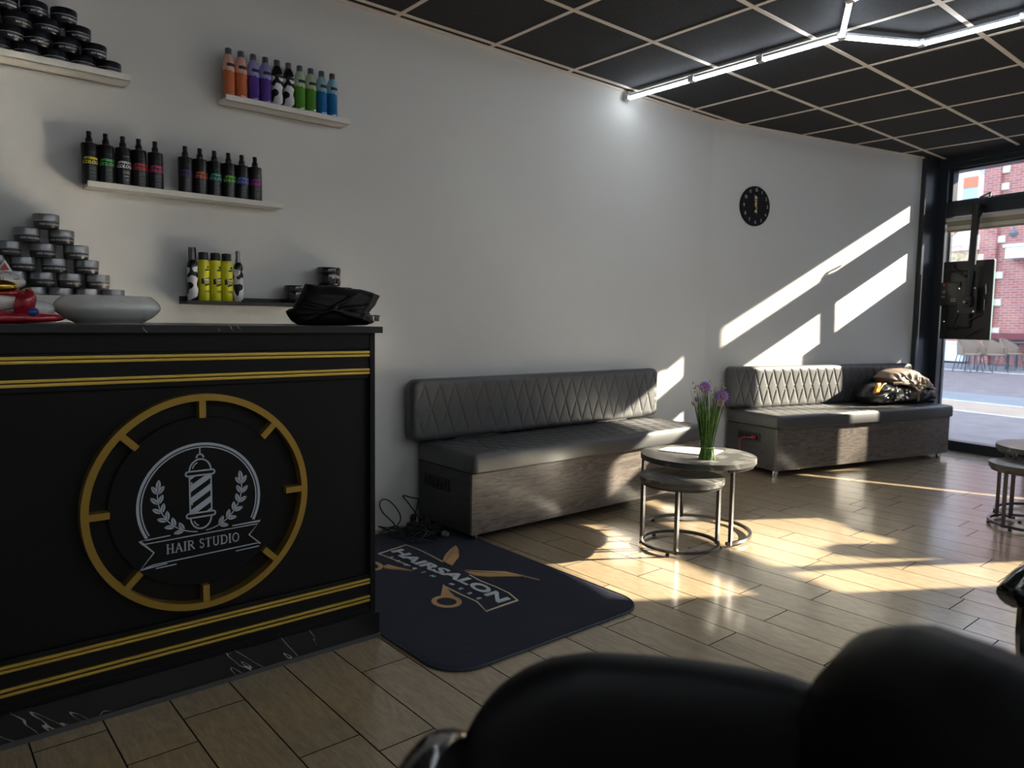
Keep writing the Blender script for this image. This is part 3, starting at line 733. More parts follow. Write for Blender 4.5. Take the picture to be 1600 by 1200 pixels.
# black wax jars -----------------------------------------------------
def jar(label, lid, body, r, h, text, tm, line, grp, rz=0):
    t = thing('wax_jar', label, 'jar', (0, 0, 0), rz, grp)
    bm = B(); lathe(bm, [(r*.86, 0), (r*.94, .004), (r*.97, h*.5)], 36); obj('jar_body', bm, body, t, smooth=True)
    bm = B(); lathe(bm, [(r, h*.53), (r, h*.93), (r*.975, h*.985), (r*.93, h)], 36); obj('lid', bm, lid, t, smooth=True)
    bm = B(); lathe(bm, [(r*.985, h*.5), (r*1.005, h*.51), (r*1.005, h*.525), (r*.985, h*.535)], 36); obj('rim_line', bm, line, t, smooth=True)
    if text:
        bm = wrap(text_bm(text, .0085, .0003), r*.962, h*.27, ang=.35); lb = obj('lettering', bm, tm, t)
    return t
LINE = mat('pale_rim_line', (.55, .57, .60), .4); JBLK = mat('navy_black_jar', (.008, .009, .016), .3); TXT = mat('white_print', (.7, .7, .7), .6)
rows = [(2.012, [.735, .646, .559, .469, .379, .29, .20]), (2.064, [.686, .595, .504, .419, .33, .24]), (2.116, [.635, .535, .443, .353, .264]), (2.168, [.590, .497, .407, .317])]
ordn = ['rightmost', 'second from the right', 'third from the right', 'fourth from the right', 'fifth from the right', 'sixth from the right', 'seventh from the right']
rown = ['bottom row', 'second row up', 'third row up', 'top visible row']
j0 = None
for ri, (z, xs) in enumerate(rows):
    for i, xe in enumerate(xs):
        lb = f'black wax jar, top left ledge, {rown[ri]}, {ordn[i]}'
        p = (xe-.044, WYY-.062+random.uniform(-.002, .002), z)
        if j0 is None: j0 = jar(lb, JBLK, JBLK, .0435, .0518, 'MAT WAX SOFT', TXT, LINE, 'pyramid of black wax jars'); j0.location = p
        else: dup(j0, p, random.uniform(-.35, .35), lb)
for ch in j0.children:
    pass
TLID = mat('brushed_pewter_lid', (.30, .30, .31), .33, metal=.85, var=(3, .1)); TBOD = mat('dark_pewter_tin', (.12, .115, .115), .35, metal=.6)
rows = [(1.1452, [.723, .633, .546, .458, .37, .28]), (1.2005, [.671, .578, .487, .398, .31]), (1.2535, [.635, .529, .430, .340]), (1.3065, [.602, .493, .386]), (1.3600, [.555, .446]), (1.4145, [.508])]
rown = ['bottom row', 'second row', 'third row', 'fourth row', 'fifth row', 'very top']
s0_ = None
for ri, (z, xs) in enumerate(rows):
    for i, xe in enumerate(xs):
        lb = f'silver wax tin behind the lucky cat, {rown[ri]}, {ordn[i]}' if ri < 5 else 'silver grey wax tin alone at the very top of the pyramid'
        p = (xe-.0435, WYY-.062, z)
        if s0_ is None: s0_ = jar(lb, TLID, TBOD, .0430, .0528, 'HAIR WAX SPIDER WAX', TXT, LINE, 'pyramid of silver tins'); s0_.name = 'wax_tin'; s0_.location = p
        else: dup(s0_, p, random.uniform(-.5, .4), lb).name = 'wax_tin'

# hair care bottles ----------------------------------------------------
CAPG = mat('grey_metallic_cap', (.20, .21, .22), .3, metal=.7)
def cow(name):
    m = mat(name, (.8, .8, .8), .25); n, l = nt(m); b = n['Principled BSDF']
    tc = n.new('ShaderNodeTexCoord'); z_ = n.new('ShaderNodeTexNoise'); z_.inputs['Scale'].default_value = 30; z_.inputs['Detail'].default_value = 0
    l.new(tc.outputs['Object'], z_.inputs['Vector']); g = n.new('ShaderNodeMath'); g.operation = 'GREATER_THAN'; g.inputs[1].default_value = .5; l.new(z_.outputs[0], g.inputs[0])
    mx = n.new('ShaderNodeMix'); mx.data_type = 'RGBA'; mx.inputs[6].default_value = (.72, .73, .76, 1); mx.inputs[7].default_value = (.012, .012, .015, 1); l.new(g.outputs[0], mx.inputs[0]); l.new(mx.outputs[2], b.inputs['Base Color']); return m
COW = cow('cow_patch_label')
def two_tone(name, lo, hi, zs):
    m = mat(name, lo, .12, coat=.5); n, l = nt(m); b = n['Principled BSDF']
    tc = n.new('ShaderNodeTexCoord'); sx = n.new('ShaderNodeSeparateXYZ'); l.new(tc.outputs['Object'], sx.inputs[0])
    nz = n.new('ShaderNodeTexNoise'); nz.inputs['Scale'].default_value = 60; l.new(tc.outputs['Object'], nz.inputs['Vector'])
    ad = n.new('ShaderNodeMath'); ad.operation = 'MULTIPLY_ADD'; ad.inputs[1].default_value = .035; l.new(nz.outputs[0], ad.inputs[0]); l.new(sx.outputs[2], ad.inputs[2])
    g = n.new('ShaderNodeMath'); g.operation = 'GREATER_THAN'; g.inputs[1].default_value = zs+.017; l.new(ad.outputs[0], g.inputs[0])
    mx = n.new('ShaderNodeMix'); mx.data_type = 'RGBA'; mx.inputs[6].default_value = (*lo, 1); mx.inputs[7].default_value = (*hi, 1); l.new(g.outputs[0], mx.inputs[0]); l.new(mx.outputs[2], b.inputs['Base Color']); return m
KIND = [('orange', (.62, .17, .07), (.80, .45, .36)), ('purple', (.10, .045, .30), (.33, .32, .66)), ('cow patterned', None, None), ('green', (.10, .30, .035), (.50, .62, .42)), ('blue', (.012, .16, .42), (.30, .52, .66))]
k = 0
for kn, lo, hi in KIND:
    m = COW if lo is None else two_tone(f'{kn}_bottle', lo, hi, .118)
    first = None
    for i in range(2):
        X = 1.149+.053*k; k += 1
        lb = f'{kn} hair spray bottle on the short white ledge, {"left" if i == 0 else "right"} one of its pair'
        if first is None:
            t = first = thing('spray_bottle', lb, 'bottle', (X, WYY-.062, 2.018), .1, 'coloured hair bottles')
            bm = B(); lathe(bm, [(.0235, 0), (.0255, .003), (.0255, .03), (.0235, .06), (.0245, .09), (.0258, .13), (.0245, .155), (.020, .172), (.0145, .183), (.0128, .188)], 28); obj('bottle_body', bm, m, t, smooth=True)
            bm = B(); lathe(bm, [(.0135, .186), (.0135, .209), (.012, .212)], 20); obj('cap', bm, CAPG, t, smooth=True)
            bm = B(); band(bm, .0263, -.018, .018, .1335, .1465)
            obj('label_band', bm, BLKM, t)
        else: dup(first, (X, WYY-.062, 2.018), .0, lb)

# cologne bottles -------------------------------------------------------
CBOD = mat('black_cologne_bottle', (.010, .009, .011), .28); FAINT = mat('faint_grey_print', (.12, .11, .11), .5)
CX = [(.616, 'yellow', (.70, .62, .03)), (.673, 'green', (.10, .48, .10)), (.733, 'white', (.80, .80, .80)), (.7905, 'red', (.55, .03, .03)), (.851, 'pinkish red', (.65, .05, .16)),
      (.966, 'dim purple', (.10, .04, .25)), (1.025, 'orange', (.75, .16, .03)), (1.084, 'turquoise', (.08, .50, .42)), (1.143, 'bright lime green', (.18, .60, .05)), (1.200, 'blue', (.12, .20, .75)), (1.258, 'magenta', (.42, .02, .30))]
for X, cn, cc in CX:
    grp = 'left' if X < .9 else 'right'
    t = thing('cologne_bottle', f'black cologne bottle with {cn} lettering, in the {grp} group on the middle ledge', 'bottle', (X+.0, WYY-.056, 1.597), .25, 'black cologne bottles')
    tm = mat(f'{cn.replace(" ", "_")}_print', cc, .5)
    bm = B(); lathe(bm, [(.0265, 0), (.0284, .002), (.0284, .150), (.0275, .1535), (.016, .1565), (.012, .158)], 32); obj('bottle_body', bm, CBOD, t, smooth=True)
    bm = B(); lathe(bm, [(.0125, .157), (.0125, .172), (.0105, .176), (.009, .178), (.009, .197), (.0082, .2)], 20); box(bm, -.003, .003, -.0125, 0, .184, .190); obj('spray_head', bm, CBOD, t, smooth=True)
    bm = wrap(text_bm('AFTERSHAVE', .0115, .0006, shear=.35), .0287, .096); obj('aftershave_lettering', bm, tm, t)
    bm = wrap(text_bm('COLOGNE', .0165, .0009, shear=.35), .0287, .081); obj('cologne_lettering', bm, tm, t)
    bm = B()
    for zz_, hw in ((.120, .012), (.062, .012), (.056, .014), (.044, .012), (.030, .006)): band(bm, .0287, -hw, hw, zz_-.0007, zz_+.0007, n=5)
    obj('fine_print', bm, FAINT if cn != 'white' else TXT, t)

# yellow cans and cow bottles on the black ledge ---------------------------
YEL = mat('yellow_can', (.72, .70, .015), .28); zb = 1.159
yc = None
for i, X in enumerate((1.031, 1.080, 1.128)):
    lb = f'yellow hair spray can with a black cap on the black ledge, {["left", "middle", "right"][i]} of the three'
    if yc is None:
        t = yc = thing('hair_spray_can', lb, 'spray can', (X, WYY-.055, zb), .15, 'yellow hair spray cans')
        bm = B(); lathe(bm, [(.0225, 0), (.0232, .002), (.0232, .170), (.0215, .176), (.0195, .178)], 28); obj('can_body', bm, YEL, t, smooth=True)
        bm = B(); lathe(bm, [(.0195, .177), (.0195, .206), (.0175, .210)], 24); obj('cap', bm, BLKM, t, smooth=True)
        for x0, x1, z0, z1, dz in ((-.020, .020, .088, .098, .008), (-.020, .018, .075, .089, .006), (-.008, .022, .066, .074, .009), (-.004, .020, .132, .139, .002), (.004, .016, .143, .153, 0)):
            bm = B(); band(bm, .02345, x0, x1, z0, z1, dz, 6); obj('black_brush_mark', bm, BLKM, t)
        bm = wrap(text_bm('HAIR', .014, .0007), .0240, .094, ang=.25); obj('hair_lettering', bm, TXT, t)
        bm = wrap(text_bm('SPRAY', .010, .0005), .0240, .083, ang=.25); obj('spray_lettering', bm, YEL, t)
        bm = wrap(text_bm('DEEP', .013, .0005), .0236, .045, ang=.3); obj('deep_lettering', bm, mat('dark_print', (.05, .05, .02), .5), t)
    else: dup(yc, (X, WYY-.055, zb), .15, lb)
cb = None
for i, X in enumerate((.986, 1.177)):
    lb = ['cow patterned bottle with clear cap left of the yellow cans', 'cow patterned bottle with pump top right of the yellow cans'][i]
    if cb is None:
        t = cb = thing('cow_print_bottle', lb, 'bottle', (X, WYY-.055, zb), 0, 'cow print bottles')
        bm = B(); lathe(bm, [(.020, 0), (.0212, .002), (.0212, .150), (.019, .163), (.0145, .172), (.012, .176)], 28); obj('bottle_body', bm, COW, t, smooth=True)
        bm = B(); lathe(bm, [(.0125, .175), (.0095, .195), (.0085, .205), (.0105, .220), (.008, .225)], 20); obj('pump', bm, CAPG, t, smooth=True)
        bm = B(); band(bm, .0216, .0, .026, .118, .126); obj('label_band', bm, BLKM, t)
    else: dup(cb, (X, WYY-.055, zb-.0), .9, lb)
bm = B(); lathe(bm, [(.0150, .172), (.0150, .226), (.0135, .229)], 20, cap=False); obj('clear_cap', bm, glass_mat('clear_plastic', (.8, .8, .82), 1.0), cb, smooth=True)
# black jars at the right end of the ledge
JC = mat('glossy_black_jar', (.012, .012, .016), .12, coat=.5)
def big_jar(X, z, lb, first=None, rz=0.0):
    if first: return dup(first, (X, WYY-.062, z), rz, lb)
    t = thing('pomade_jar', lb, 'jar', (X, WYY-.062, z), rz, 'large black pomade jars')
    bm = B(); lathe(bm, [(.047, 0), (.052, .004), (.0535, .01), (.0535, .056), (.052, .060)], 36); obj('jar_body', bm, JC, t, smooth=True)
    bm = B(); lathe(bm, [(.055, .061), (.055, .080), (.053, .086)], 36); obj('lid', bm, JC, t, smooth=True)
    bm = wrap(text_bm('BONHAIR', .020, .0005, shear=.15), .0540, .041, ang=.25); obj('bonhair_lettering', bm, TXT, t)
    bm = B(); band(bm, .0541, -.002, .05, .012, .024); obj('red_label_band', bm, mat('wine_red_print', (.16, .015, .03), .4), t)
    return t
jj = big_jar(1.604, 1.2505, 'large black BONHAIR jar on top, above the black bag', rz=.35)
big_jar(1.4405, 1.1595, 'large black jar on the black ledge, left of the black bag', jj, 1.1)
big_jar(1.665, 1.1595, 'large black jar on the black ledge, half hidden right behind the bag', jj, .3)
big_jar(1.5525, 1.1595, 'large black jar on the black ledge, hidden behind the bag', jj, .6)

# ---------------------------------------------------------------- things on the counter
CERW = mat('white_glazed_ceramic', (.74, .75, .72), .12, coat=.4)
t = thing('ceramic_bowl', 'wide pale glazed ceramic bowl on the counter right of the lucky cat', 'bowl', (.49, 2.40, 1.0735))
bm = B(); PR = [(.085, .0), (.090, .004), (.115, .018), (.134, .036), (.138, .048), (.132, .062), (.118, .076), (.112, .080), (.108, .077), (.120, .060), (.124, .046), (.10, .018), (.02, .010)]
PR = [(p.x, max(0, p.z)) for p in smooth_pts([(a, 0, b_) for a, b_ in PR], 5)]; lathe(bm, [(.001, 0)]+PR+[(.001, .010)], 72, cap=False); obj('bowl_body', bm, CERW, t, smooth='all')
bm = B()
for P_ in ([(-.055, .066), (-.05, .070), (-.043, .067), (-.037, .063), (-.030, .066), (-.024, .062)], [(.0, .064), (.006, .062), (.012, .066), (.011, .073), (.018, .077), (.025, .073), (.028, .066), (.022, .063)]):
    pts = []
    for x, z in P_:
        r = .1345 if z < .063 else .128; a = x/.13-.1; pts.append((r*math.sin(a)*1.0, -r*math.cos(a), z-.012))
    tube(bm, [(p[0]*1.035, p[1]*1.035, p[2]) for p in pts], .0011, 6)
obj('raised_outline_motif', bm, CERW, t)

RLACQ = mat('red_lacquer', (.42, .012, .03), .12, coat=.5, var=(38, .45)); GLD = mat('gold_leaf_glaze', (.70, .43, .06), .14, metal=1)
t = thing('lucky_cat', 'white lucky cat figurine with red scarf on a red cushion at the counter left end', 'figurine', (.16, 2.33, 1.0735))
bm = B(); lathe(bm, [(.0, 0), (.10, .0), (.155, .006), (.165, .014), (.150, .026), (.09, .032), (.0, .034)], 40, cap=False, sy=.5)
for v in bm.verts:
    if v.co.x > .10: v.co.x += (v.co.x-.10)*.75; v.co.z += .0
obj('red_cushion', bm, RLACQ, t, smooth='all')
def blob(bm, c, r, seg=28, n=14, f=None):
    pr = [(max(1e-4, math.sin(PI*i/n)), -math.cos(PI*i/n)) for i in range(n+1)]
    s0 = len(bm.verts); rings = lathe(bm, pr, seg, cap=False)
    for ring in rings:
        for v in ring:
            p = Vector(v.co); p = f(p) if f else p
            v.co = Vector((c[0]+p.x*r[0], c[1]+p.y*r[1], c[2]+p.z*r[2]))
bm = B(); blob(bm, (-.01, 0, .062), (.135, .06, .042), f=lambda p: Vector((p.x, p.y, p.z*(1-.15*p.x))))
blob(bm, (.145, .02, .040), (.045, .03, .022), 16, 8); blob(bm, (.035, 0, .108), (.088, .06, .038), f=lambda p: Vector((p.x, p.y, p.z*(1-.25*abs(p.x)))))
for x in (-.02, .075): prism(bm, [(x-.018, .135), (x+.018, .135), (x+.002, .165)], -.012, .012)
blob(bm, (.0, -.055, .075), (.035, .018, .018), 16, 8)
obj('cat_body', bm, CERW, t, smooth='all')
bm = B()
for x in (-.02, .075): prism(bm, [(x-.011, .138), (x+.011, .138), (x+.002, .156)], -.014, .0)
obj('ear_lining', bm, RLACQ, t)
bm = B(); tube(bm, [(.035+.083*math.cos(a), .055*math.sin(a), .082-.006*math.cos(a)) for a in [2*PI*k/24 for k in range(24)]], .009, 8, closed=True)
blob(bm, (.115, -.026, .055), (.026, .042, .038), 20, 10, lambda p: Vector((p.x+.25*p.z, p.y, p.z))); obj('scarf', bm, RLACQ, t, smooth='all')
bm = B(); blob(bm, (.128, -.036, .030), (.017, .03, .014), 14, 8); obj('blue_patch', bm, mat('blue_glaze', (.02, .08, .32), .12, coat=.5), t, smooth='all')
bm = B(); blob(bm, (.052, -.066, .094), (.045, .020, .018), 24, 10, lambda p: Vector((p.x, p.y+.1*math.sin(6*p.x), p.z))); blob(bm, (.118, -.042, .083), (.008, .008, .008), 12, 8); obj('gold_bell', bm, GLD, t, smooth='all')
bm = B()
for P_ in ([(.058, .122), (.066, .130), (.078, .131), (.087, .126)], [(.09, .114), (.098, .113), (.105, .118)], [(.06, .118), (.062, .112)], [(.066, .117), (.068, .112)]):
    pts = []
    for x, z in P_:
        u = (x-.035)/.088; v = (z-.108)/.038; y = -.06*math.sqrt(max(0, 1-u*u-v*v))-.001; pts.append((x, y, z))
    tube(bm, pts, .0008, 5)
obj('face_lines', bm, BLKM, t)
# black bag
FAB = mat('black_coated_fabric', (.004, .004, .005), .55, spec=.3, bump=(90, .1))
OUT = [(1.031, 1.209), (1.065, 1.206), (1.131, 1.206), (1.173, 1.2), (1.229, 1.198), (1.27, 1.19), (1.3, 1.18), (1.281, 1.147), (1.256, 1.119), (1.27, 1.105), (1.277, 1.085), (1.251, 1.077), (1.136, 1.0735), (1.035, 1.0745), (1.005, 1.075), (.981, 1.089), (.973, 1.101), (.964, 1.118), (.977, 1.127), (.989, 1.128), (1.001, 1.153), (1.018, 1.181)]
bx, bz = 1.13, 1.0735
t = thing('cloth_bag', 'crumpled black fabric bag slumped on the right end of the counter', 'bag', (bx, 2.25, bz))
P_ = [(x-bx, max(.001, z-bz)) for x, z in OUT]
bm = puff(P_, .052, folds=((0, .055, .12, .008, .012), (.05, .03, -.25, .006, .010), (-.07, .04, .5, .006, .009), (.1, .07, 1.0, .006, .010), (0, .1, .05, .012, .006)), nz=.003, seed=3, rings=22, seg=150, sc_=10)
obj('bag_body', bm, FAB, t, smooth='all')
bm = B(); tube(bm, [(.155, -.03, .035), (.13, -.045, .037), (.09, -.05, .035), (.05, -.052, .038)], .0022, 6); box(bm, .125, .142, -.05, -.044, .018, .034, None, .002); obj('strap_buckle', bm, METAL, t, smooth=True)
bm = B(); tube(bm, [(-.14, -.01, .045), (-.155, -.02, .03), (-.135, -.035, .012), (-.11, -.045, .006)], .008, 6, flat=.4); obj('strap', bm, FAB, t, smooth=True)

# ---------------------------------------------------------------- rug
rx0, rx1, ry0, ry1, rr = 1.262, 2.205, 1.765, 3.22, .13
t = thing('entrance_rug', 'dark navy HAIR SALON rug with gold scissors on the tiled floor beside the counter', 'rug', ((rx0+rx1)/2, (ry0+ry1)/2, 0))
hx, hy = (rx1-rx0)/2, (ry1-ry0)/2
bm = B(); P_ = []
for cx_, cy_, a0 in ((hx-rr, hy-rr, 0), (-hx+rr, hy-rr, 90), (-hx+rr, -hy+rr, 180), (hx-rr, -hy+rr, 270)): P_ += arc(cx_, cy_, rr, a0, a0+90, 10)
prism(bm, P_, .001, .007, plane='xy')
RUG = mat('navy_plush_pile', (.0035, .005, .013), .95, sheen=.26, bump=(500, .8), var=(7, .45))
n, l = nt(RUG); RUG.node_tree.nodes['Principled BSDF'].inputs['Sheen Roughness'].default_value = .35
RUG.node_tree.nodes['Principled BSDF'].inputs['Specular IOR Level'].default_value = .2
RUG.node_tree.nodes['Principled BSDF'].inputs['Sheen Tint'].default_value = (.7, .75, 1, 1)
obj('rug_backing', bm, RUG, t)
# fine pile on top of the backing
bm = B(); rnd = random.Random(5)
nx_, ny_ = 118, 182
V = {}
for i in range(nx_+1):
    for j in range(ny_+1):
        x = -hx+.006+(2*hx-.012)*i/nx_; y = -hy+.006+(2*hy-.012)*j/ny_
        dx = max(0, abs(x)-(hx-rr)); dy = max(0, abs(y)-(hy-rr))
        if math.hypot(dx, dy) > rr-.004: continue
        e = rr-math.hypot(dx, dy) if (dx > 0 and dy > 0) else min(hx-abs(x), hy-abs(y))
        z = .0055+.0045*min(1, e/.02)+.0012*mnoise.noise(Vector((x*45, y*45, 0)))+.0022*mnoise.noise(Vector((x*6, y*6, 3)))*min(1, e/.1)
        V[i, j] = bm.verts.new((x, y, z))
for i in range(nx_):
    for j in range(ny_):
        q = [(i, j), (i+1, j), (i+1, j+1), (i, j+1)]
        if all(k in V for k in q): bm.faces.new([V[k] for k in q])
obj('plush_pile', bm, RUG, t, smooth='all')
bm = B(); tube(bm, [(p[0], p[1], .005) for p in P_], .0045, 6, closed=True); obj('edge_binding', bm, mat('navy_edge_binding', (.02, .03, .05), .5), t, smooth=True)
RZ = .0125
OX, OY = (rx0+rx1)/2, (ry0+ry1)/2
PRW = mat('white_rug_print', (.66, .69, .72), .8); PRG = mat('gold_rug_print', (.60, .36, .16), .8, var=(5, .25)); PRC = mat('cream_rug_line', (.75, .62, .42), .8)
def rugpoly(bm, pts): 
    q = [(x-OX, y-OY) for x, y in pts]; prism(bm, q, RZ-.004, RZ+.0008, plane='xy')
def rugline(bm, pts, wd, closed=False):
    q = B(); ribbon(q, [(x-OX, y-OY) for x, y in pts], wd, 0, .0045, closed)
    for v in q.verts: v.co = Vector((v.co.x, v.co.z, RZ-.004+v.co.y))
    me_ = bpy.data.meshes.new('x'); q.to_mesh(me_); q.free(); bm.from_mesh(me_); bpy.data.meshes.remove(me_)
bm = text_bm('HAIRSALON', .100, .0032, .0012, space=1.0)
xs = [v.co.x for v in bm.verts]; kx = .80/(max(xs)-min(xs)); zs = [v.co.y for v in bm.verts]; kz = .064/(max(zs)-min(zs)); cz_ = (max(zs)+min(zs))/2; cx_ = (max(xs)+min(xs))/2
for v in bm.verts:
    a, b_, e = (v.co.x-cx_)*kx, (v.co.y-cz_)*kz, v.co.z
    wav = .012*math.sin(a/.4*PI*1.0+.3)
    v.co = Vector((1.786+b_+wav-OX, 2.527-a-OY, RZ+e))
obj('hairsalon_lettering', bm, PRW, t)
xx = -.32
for c in 'SLOGIN HERE':
    if c != ' ':
        bm = text_bm(c, .030, .0006, .0012)
        for v in bm.verts:
            a = v.co.x+xx; v.co = Vector((1.716+v.co.y*.9+.010*math.sin(a/.4*PI+.3)-OX, 2.53-a-OY, RZ+v.co.z))
        obj('slogan_letter', bm, PRW, t)
    xx += .064
bm = B()
rugline(bm, [(1.715, 2.70), (1.705, 2.80), (1.691, 2.933), (1.865, 2.972), (1.872, 2.87), (1.868, 2.76), (1.860, 2.66)], .006)
obj('frame_line', bm, PRC, t); bm = B()
rugline(bm, [(1.853, 2.449), (1.845, 2.36), (1.852, 2.27), (1.850, 2.18), (1.828, 2.103), (1.665, 2.093), (1.695, 2.19), (1.690, 2.30), (1.690, 2.40)], .006)
obj('frame_line', bm, PRC, t)
bm = B()
rugpoly(bm, [(1.866, 2.668), (1.93, 2.735), (2.00, 2.79), (2.045, 2.815), (1.95, 2.725), (1.868, 2.655)])
rugpoly(bm, [(1.866, 2.648), (1.94, 2.712), (2.046, 2.812), (2.02, 2.755), (1.96, 2.67), (1.863, 2.59)])
obj('scissor_blade', bm, PRG, t); bm = B()
rugpoly(bm, [(1.87, 2.51), (1.94, 2.44), (2.00, 2.385), (2.03, 2.295), (1.93, 2.425)])
rugpoly(bm, [(1.862, 2.492), (1.93, 2.418), (2.02, 2.30), (1.975, 2.335), (1.90, 2.385), (1.866, 2.43)])
rugline(bm, [(2.025, 2.30), (2.050, 2.22)], .003)
obj('scissor_blade', bm, PRG, t); bm = B()
def finger_ring(c, r1, r2, ang, tip):
    cx_, cy_ = c; L_ = [(cx_+r1*math.cos(a), cy_+r2*math.sin(a)) for a in [2*PI*k/36 for k in range(36)]]
    rugline(bm, L_, .020, True); rugpoly(bm, tip)
finger_ring((1.603, 2.262), .046, .054, 0, [(1.700, 2.424), (1.62, 2.326), (1.628, 2.300), (1.652, 2.262), (1.668, 2.325)])
obj('scissor_handle', bm, PRG, t); bm = B()
finger_ring((1.580, 2.810), .038, .060, 0, [(1.691, 2.640), (1.612, 2.740), (1.618, 2.770), (1.648, 2.775), (1.662, 2.72)])
obj('scissor_handle', bm, PRG, t)

# ---------------------------------------------------------------- cables beside the first bench
CAB = mat('black_rubber_cable', (.012, .012, .013), .38)
t = thing('cable_pile', 'tangled black cables on the rug corner between counter and bench', 'cable', (2.0, 3.12, 0))
def lc(P_): return [(x-2.0, y-3.12, z) for x, y, z in P_]
bm = B(); tube(bm, smooth_pts(lc([(1.85, 3.20, .02), (1.95, 3.23, .025), (1.962, 3.25, .04), (1.907, 3.262, .10), (1.886, 3.262, .147), (1.903, 3.262, .171), (1.937, 3.26, .162), (1.971, 3.258, .13), (1.996, 3.25, .089), (1.998, 3.24, .055), (1.97, 3.22, .025), (2.03, 3.17, .02)])), .0035, 7); obj('looped_cable', bm, CAB, t, smooth=True)
bm = B(); tube(bm, smooth_pts(lc([(2.04, 3.24, .018), (2.06, 3.24, .04), (2.095, 3.245, .08), (2.118, 3.26, .12), (2.121, 3.262, .142), (2.075, 3.255, .158), (2.022, 3.255, .176), (2.05, 3.25, .135), (2.095, 3.24, .07), (2.11, 3.2, .025), (2.09, 3.12, .02)])), .0035, 7); obj('looped_cable', bm, CAB, t, smooth=True)
rnd = random.Random(11)
for q in range(6):
    cx_, cy_ = rnd.uniform(1.90, 2.03), rnd.uniform(2.98, 3.16); P_ = []
    a0 = rnd.random()*6
    for k in range(16):
        a = a0+k*.55; r = rnd.uniform(.035, .10)
        P_.append((min(2.10, cx_+r*1.1*math.cos(a)), min(3.22, cy_+r*math.sin(a)), .018+rnd.uniform(0, .035)))
    bm = B(); tube(bm, smooth_pts(lc(P_), 4), .0035, 6); obj('tangled_cable', bm, CAB, t, smooth=True)
bm = B(); box(bm, -.02, .02, -.11, .09, 0, .035, T(.06, 0, .014) @ rot('Z', 25), .004); pb = obj('power_strip', bm, BLKG, t)
for k in range(2):
    bm = B(); lathe(bm, [(.016, 0), (.018, .012), (.015, .03), (.006, .036)], 14); obj('plug', bm, BLKG, pb, smooth=True, loc=(.07-.02*k, .03+.05*k, .05))
bm = B(); lathe(bm, [(.013, 0), (.016, .015), (.011, .032)], 14); put(bm, T(.08, -.145, .028) @ rot('X', 90) @ rot('Y', 25)); obj('grey_plug', bm, mat('grey_plug_plastic', (.22, .22, .22), .4), t, smooth=True)

# ---------------------------------------------------------------- nesting tables
TT = marble_mat('black_oak_tabletop', (.075, .073, .070), (.17, .165, .155), .36, 2.5, .16)
EDG = mat('dark_table_edge', (.05, .049, .048), .45)
def nest_table(root, r, h, legs, arcr, rail=(0, 360)):
    bm = B(); lathe(bm, [(r-.002, h-.028), (r, h-.026), (r, h-.012), (r-.0015, h-.011), (r, h-.010), (r, h-.001), (r-.001, h)], 80); obj('tabletop', bm, TT, root, smooth=True)
    rr_ = r-.018
    bm = B(); a0, a1 = arcr; P_ = arc(0, 0, rr_, a0, a1, 64)
    full = abs(a1-a0) >= 360
    if full: P_ = P_[:-1]
    tube(bm, [(x, y, .020) for x, y in P_], .0105, 4, closed=full); obj('base_ring', bm, METAL, root)
    bm = B(); tube(bm, [(x, y, h-.036) for x, y in P_], .0095, 4, closed=full); obj('top_rail', bm, METAL, root)
    for a in legs:
        c, s = math.cos(math.radians(a)), math.sin(math.radians(a))
        bm = B(); tube(bm, [(rr_*c, rr_*s, .010), (rr_*c, rr_*s, h-.028)], .0115, 4); obj('leg', bm, METAL, root)
    for a in (legs[0]+12, legs[-1]-12, (legs[0]+legs[1])/2):
        c, s = math.cos(math.radians(a)), math.sin(math.radians(a))
        bm = B(); lathe(bm, [(.009, .0), (.010, .004), (.006, .011)], 12, (rr_*c, rr_*s, 0)); obj('levelling_foot', bm, BLKM, root, smooth=True)
t = thing('nesting_table', 'larger round black topped nesting table carrying the flower bunch', 'table', (3.205, 2.265, 0), 0, 'nesting tables')
nest_table(t, .295, .418, (130, 52, -107), (135, -112))
t = thing('nesting_table', 'smaller round nesting table tucked under the one with the flowers', 'table', (2.95, 2.175, 0), 0, 'nesting tables')
nest_table(t, .205, .352, (118, 42, -40, -148), (0, 360))
t = thing('nesting_table', 'lower round dark nesting table at the right edge of the photo', 'table', (4.79, 1.19, 0), .5, 'nesting tables')
nest_table(t, .205, .352, (128, 40, -40, -148), (0, 360))
t = thing('nesting_table', 'taller round dark nesting table at the right edge, behind the lower one', 'table', (5.11, 1.16, 0), .7, 'nesting tables')
nest_table(t, .295, .418, (110, 32, -120), (115, -125))

# magazine and flower bunch
t = thing('magazine', 'open pale magazine lying on the flower table', 'magazine', (3.255, 2.345, .4182), math.radians(17.5))
bm = B(); box(bm, -.10, .10, -.145, .145, 0, .003, None, .0008)
MG = mat('magazine_cover', (.72, .70, .70), .3, var=(9, .22)); obj('pages', bm, MG, t)
bm = B(); box(bm, -.10, .10, -.146, -.05, .003, .0036); obj('cover_band', bm, mat('lilac_cover_band', (.62, .55, .66), .3), t)
bm = B(); box(bm, -.1003, .1003, -.1465, .1455, -.0008, -.0001); obj('back_cover', bm, BLKM, t)
for ch in t.children: ch.location.z = .001
t = thing('flower_bunch', 'standing bunch of artificial grass with purple flowers on the round table', 'flowers', (3.125, 2.155, .4185))
rnd = random.Random(4)
GR = mat('fresh_green_stem', (.22, .44, .09), .45, var=(60, .5)); GR2 = mat('dark_green_blade', (.05, .11, .03), .5, var=(30, .4))
def rad(z): return .040-.012*math.sin(min(1, z/.06)*PI/2)+.0 if z < .06 else .028+.055*((z-.06)/.3)**1.3
bm = B(); bm2 = B()
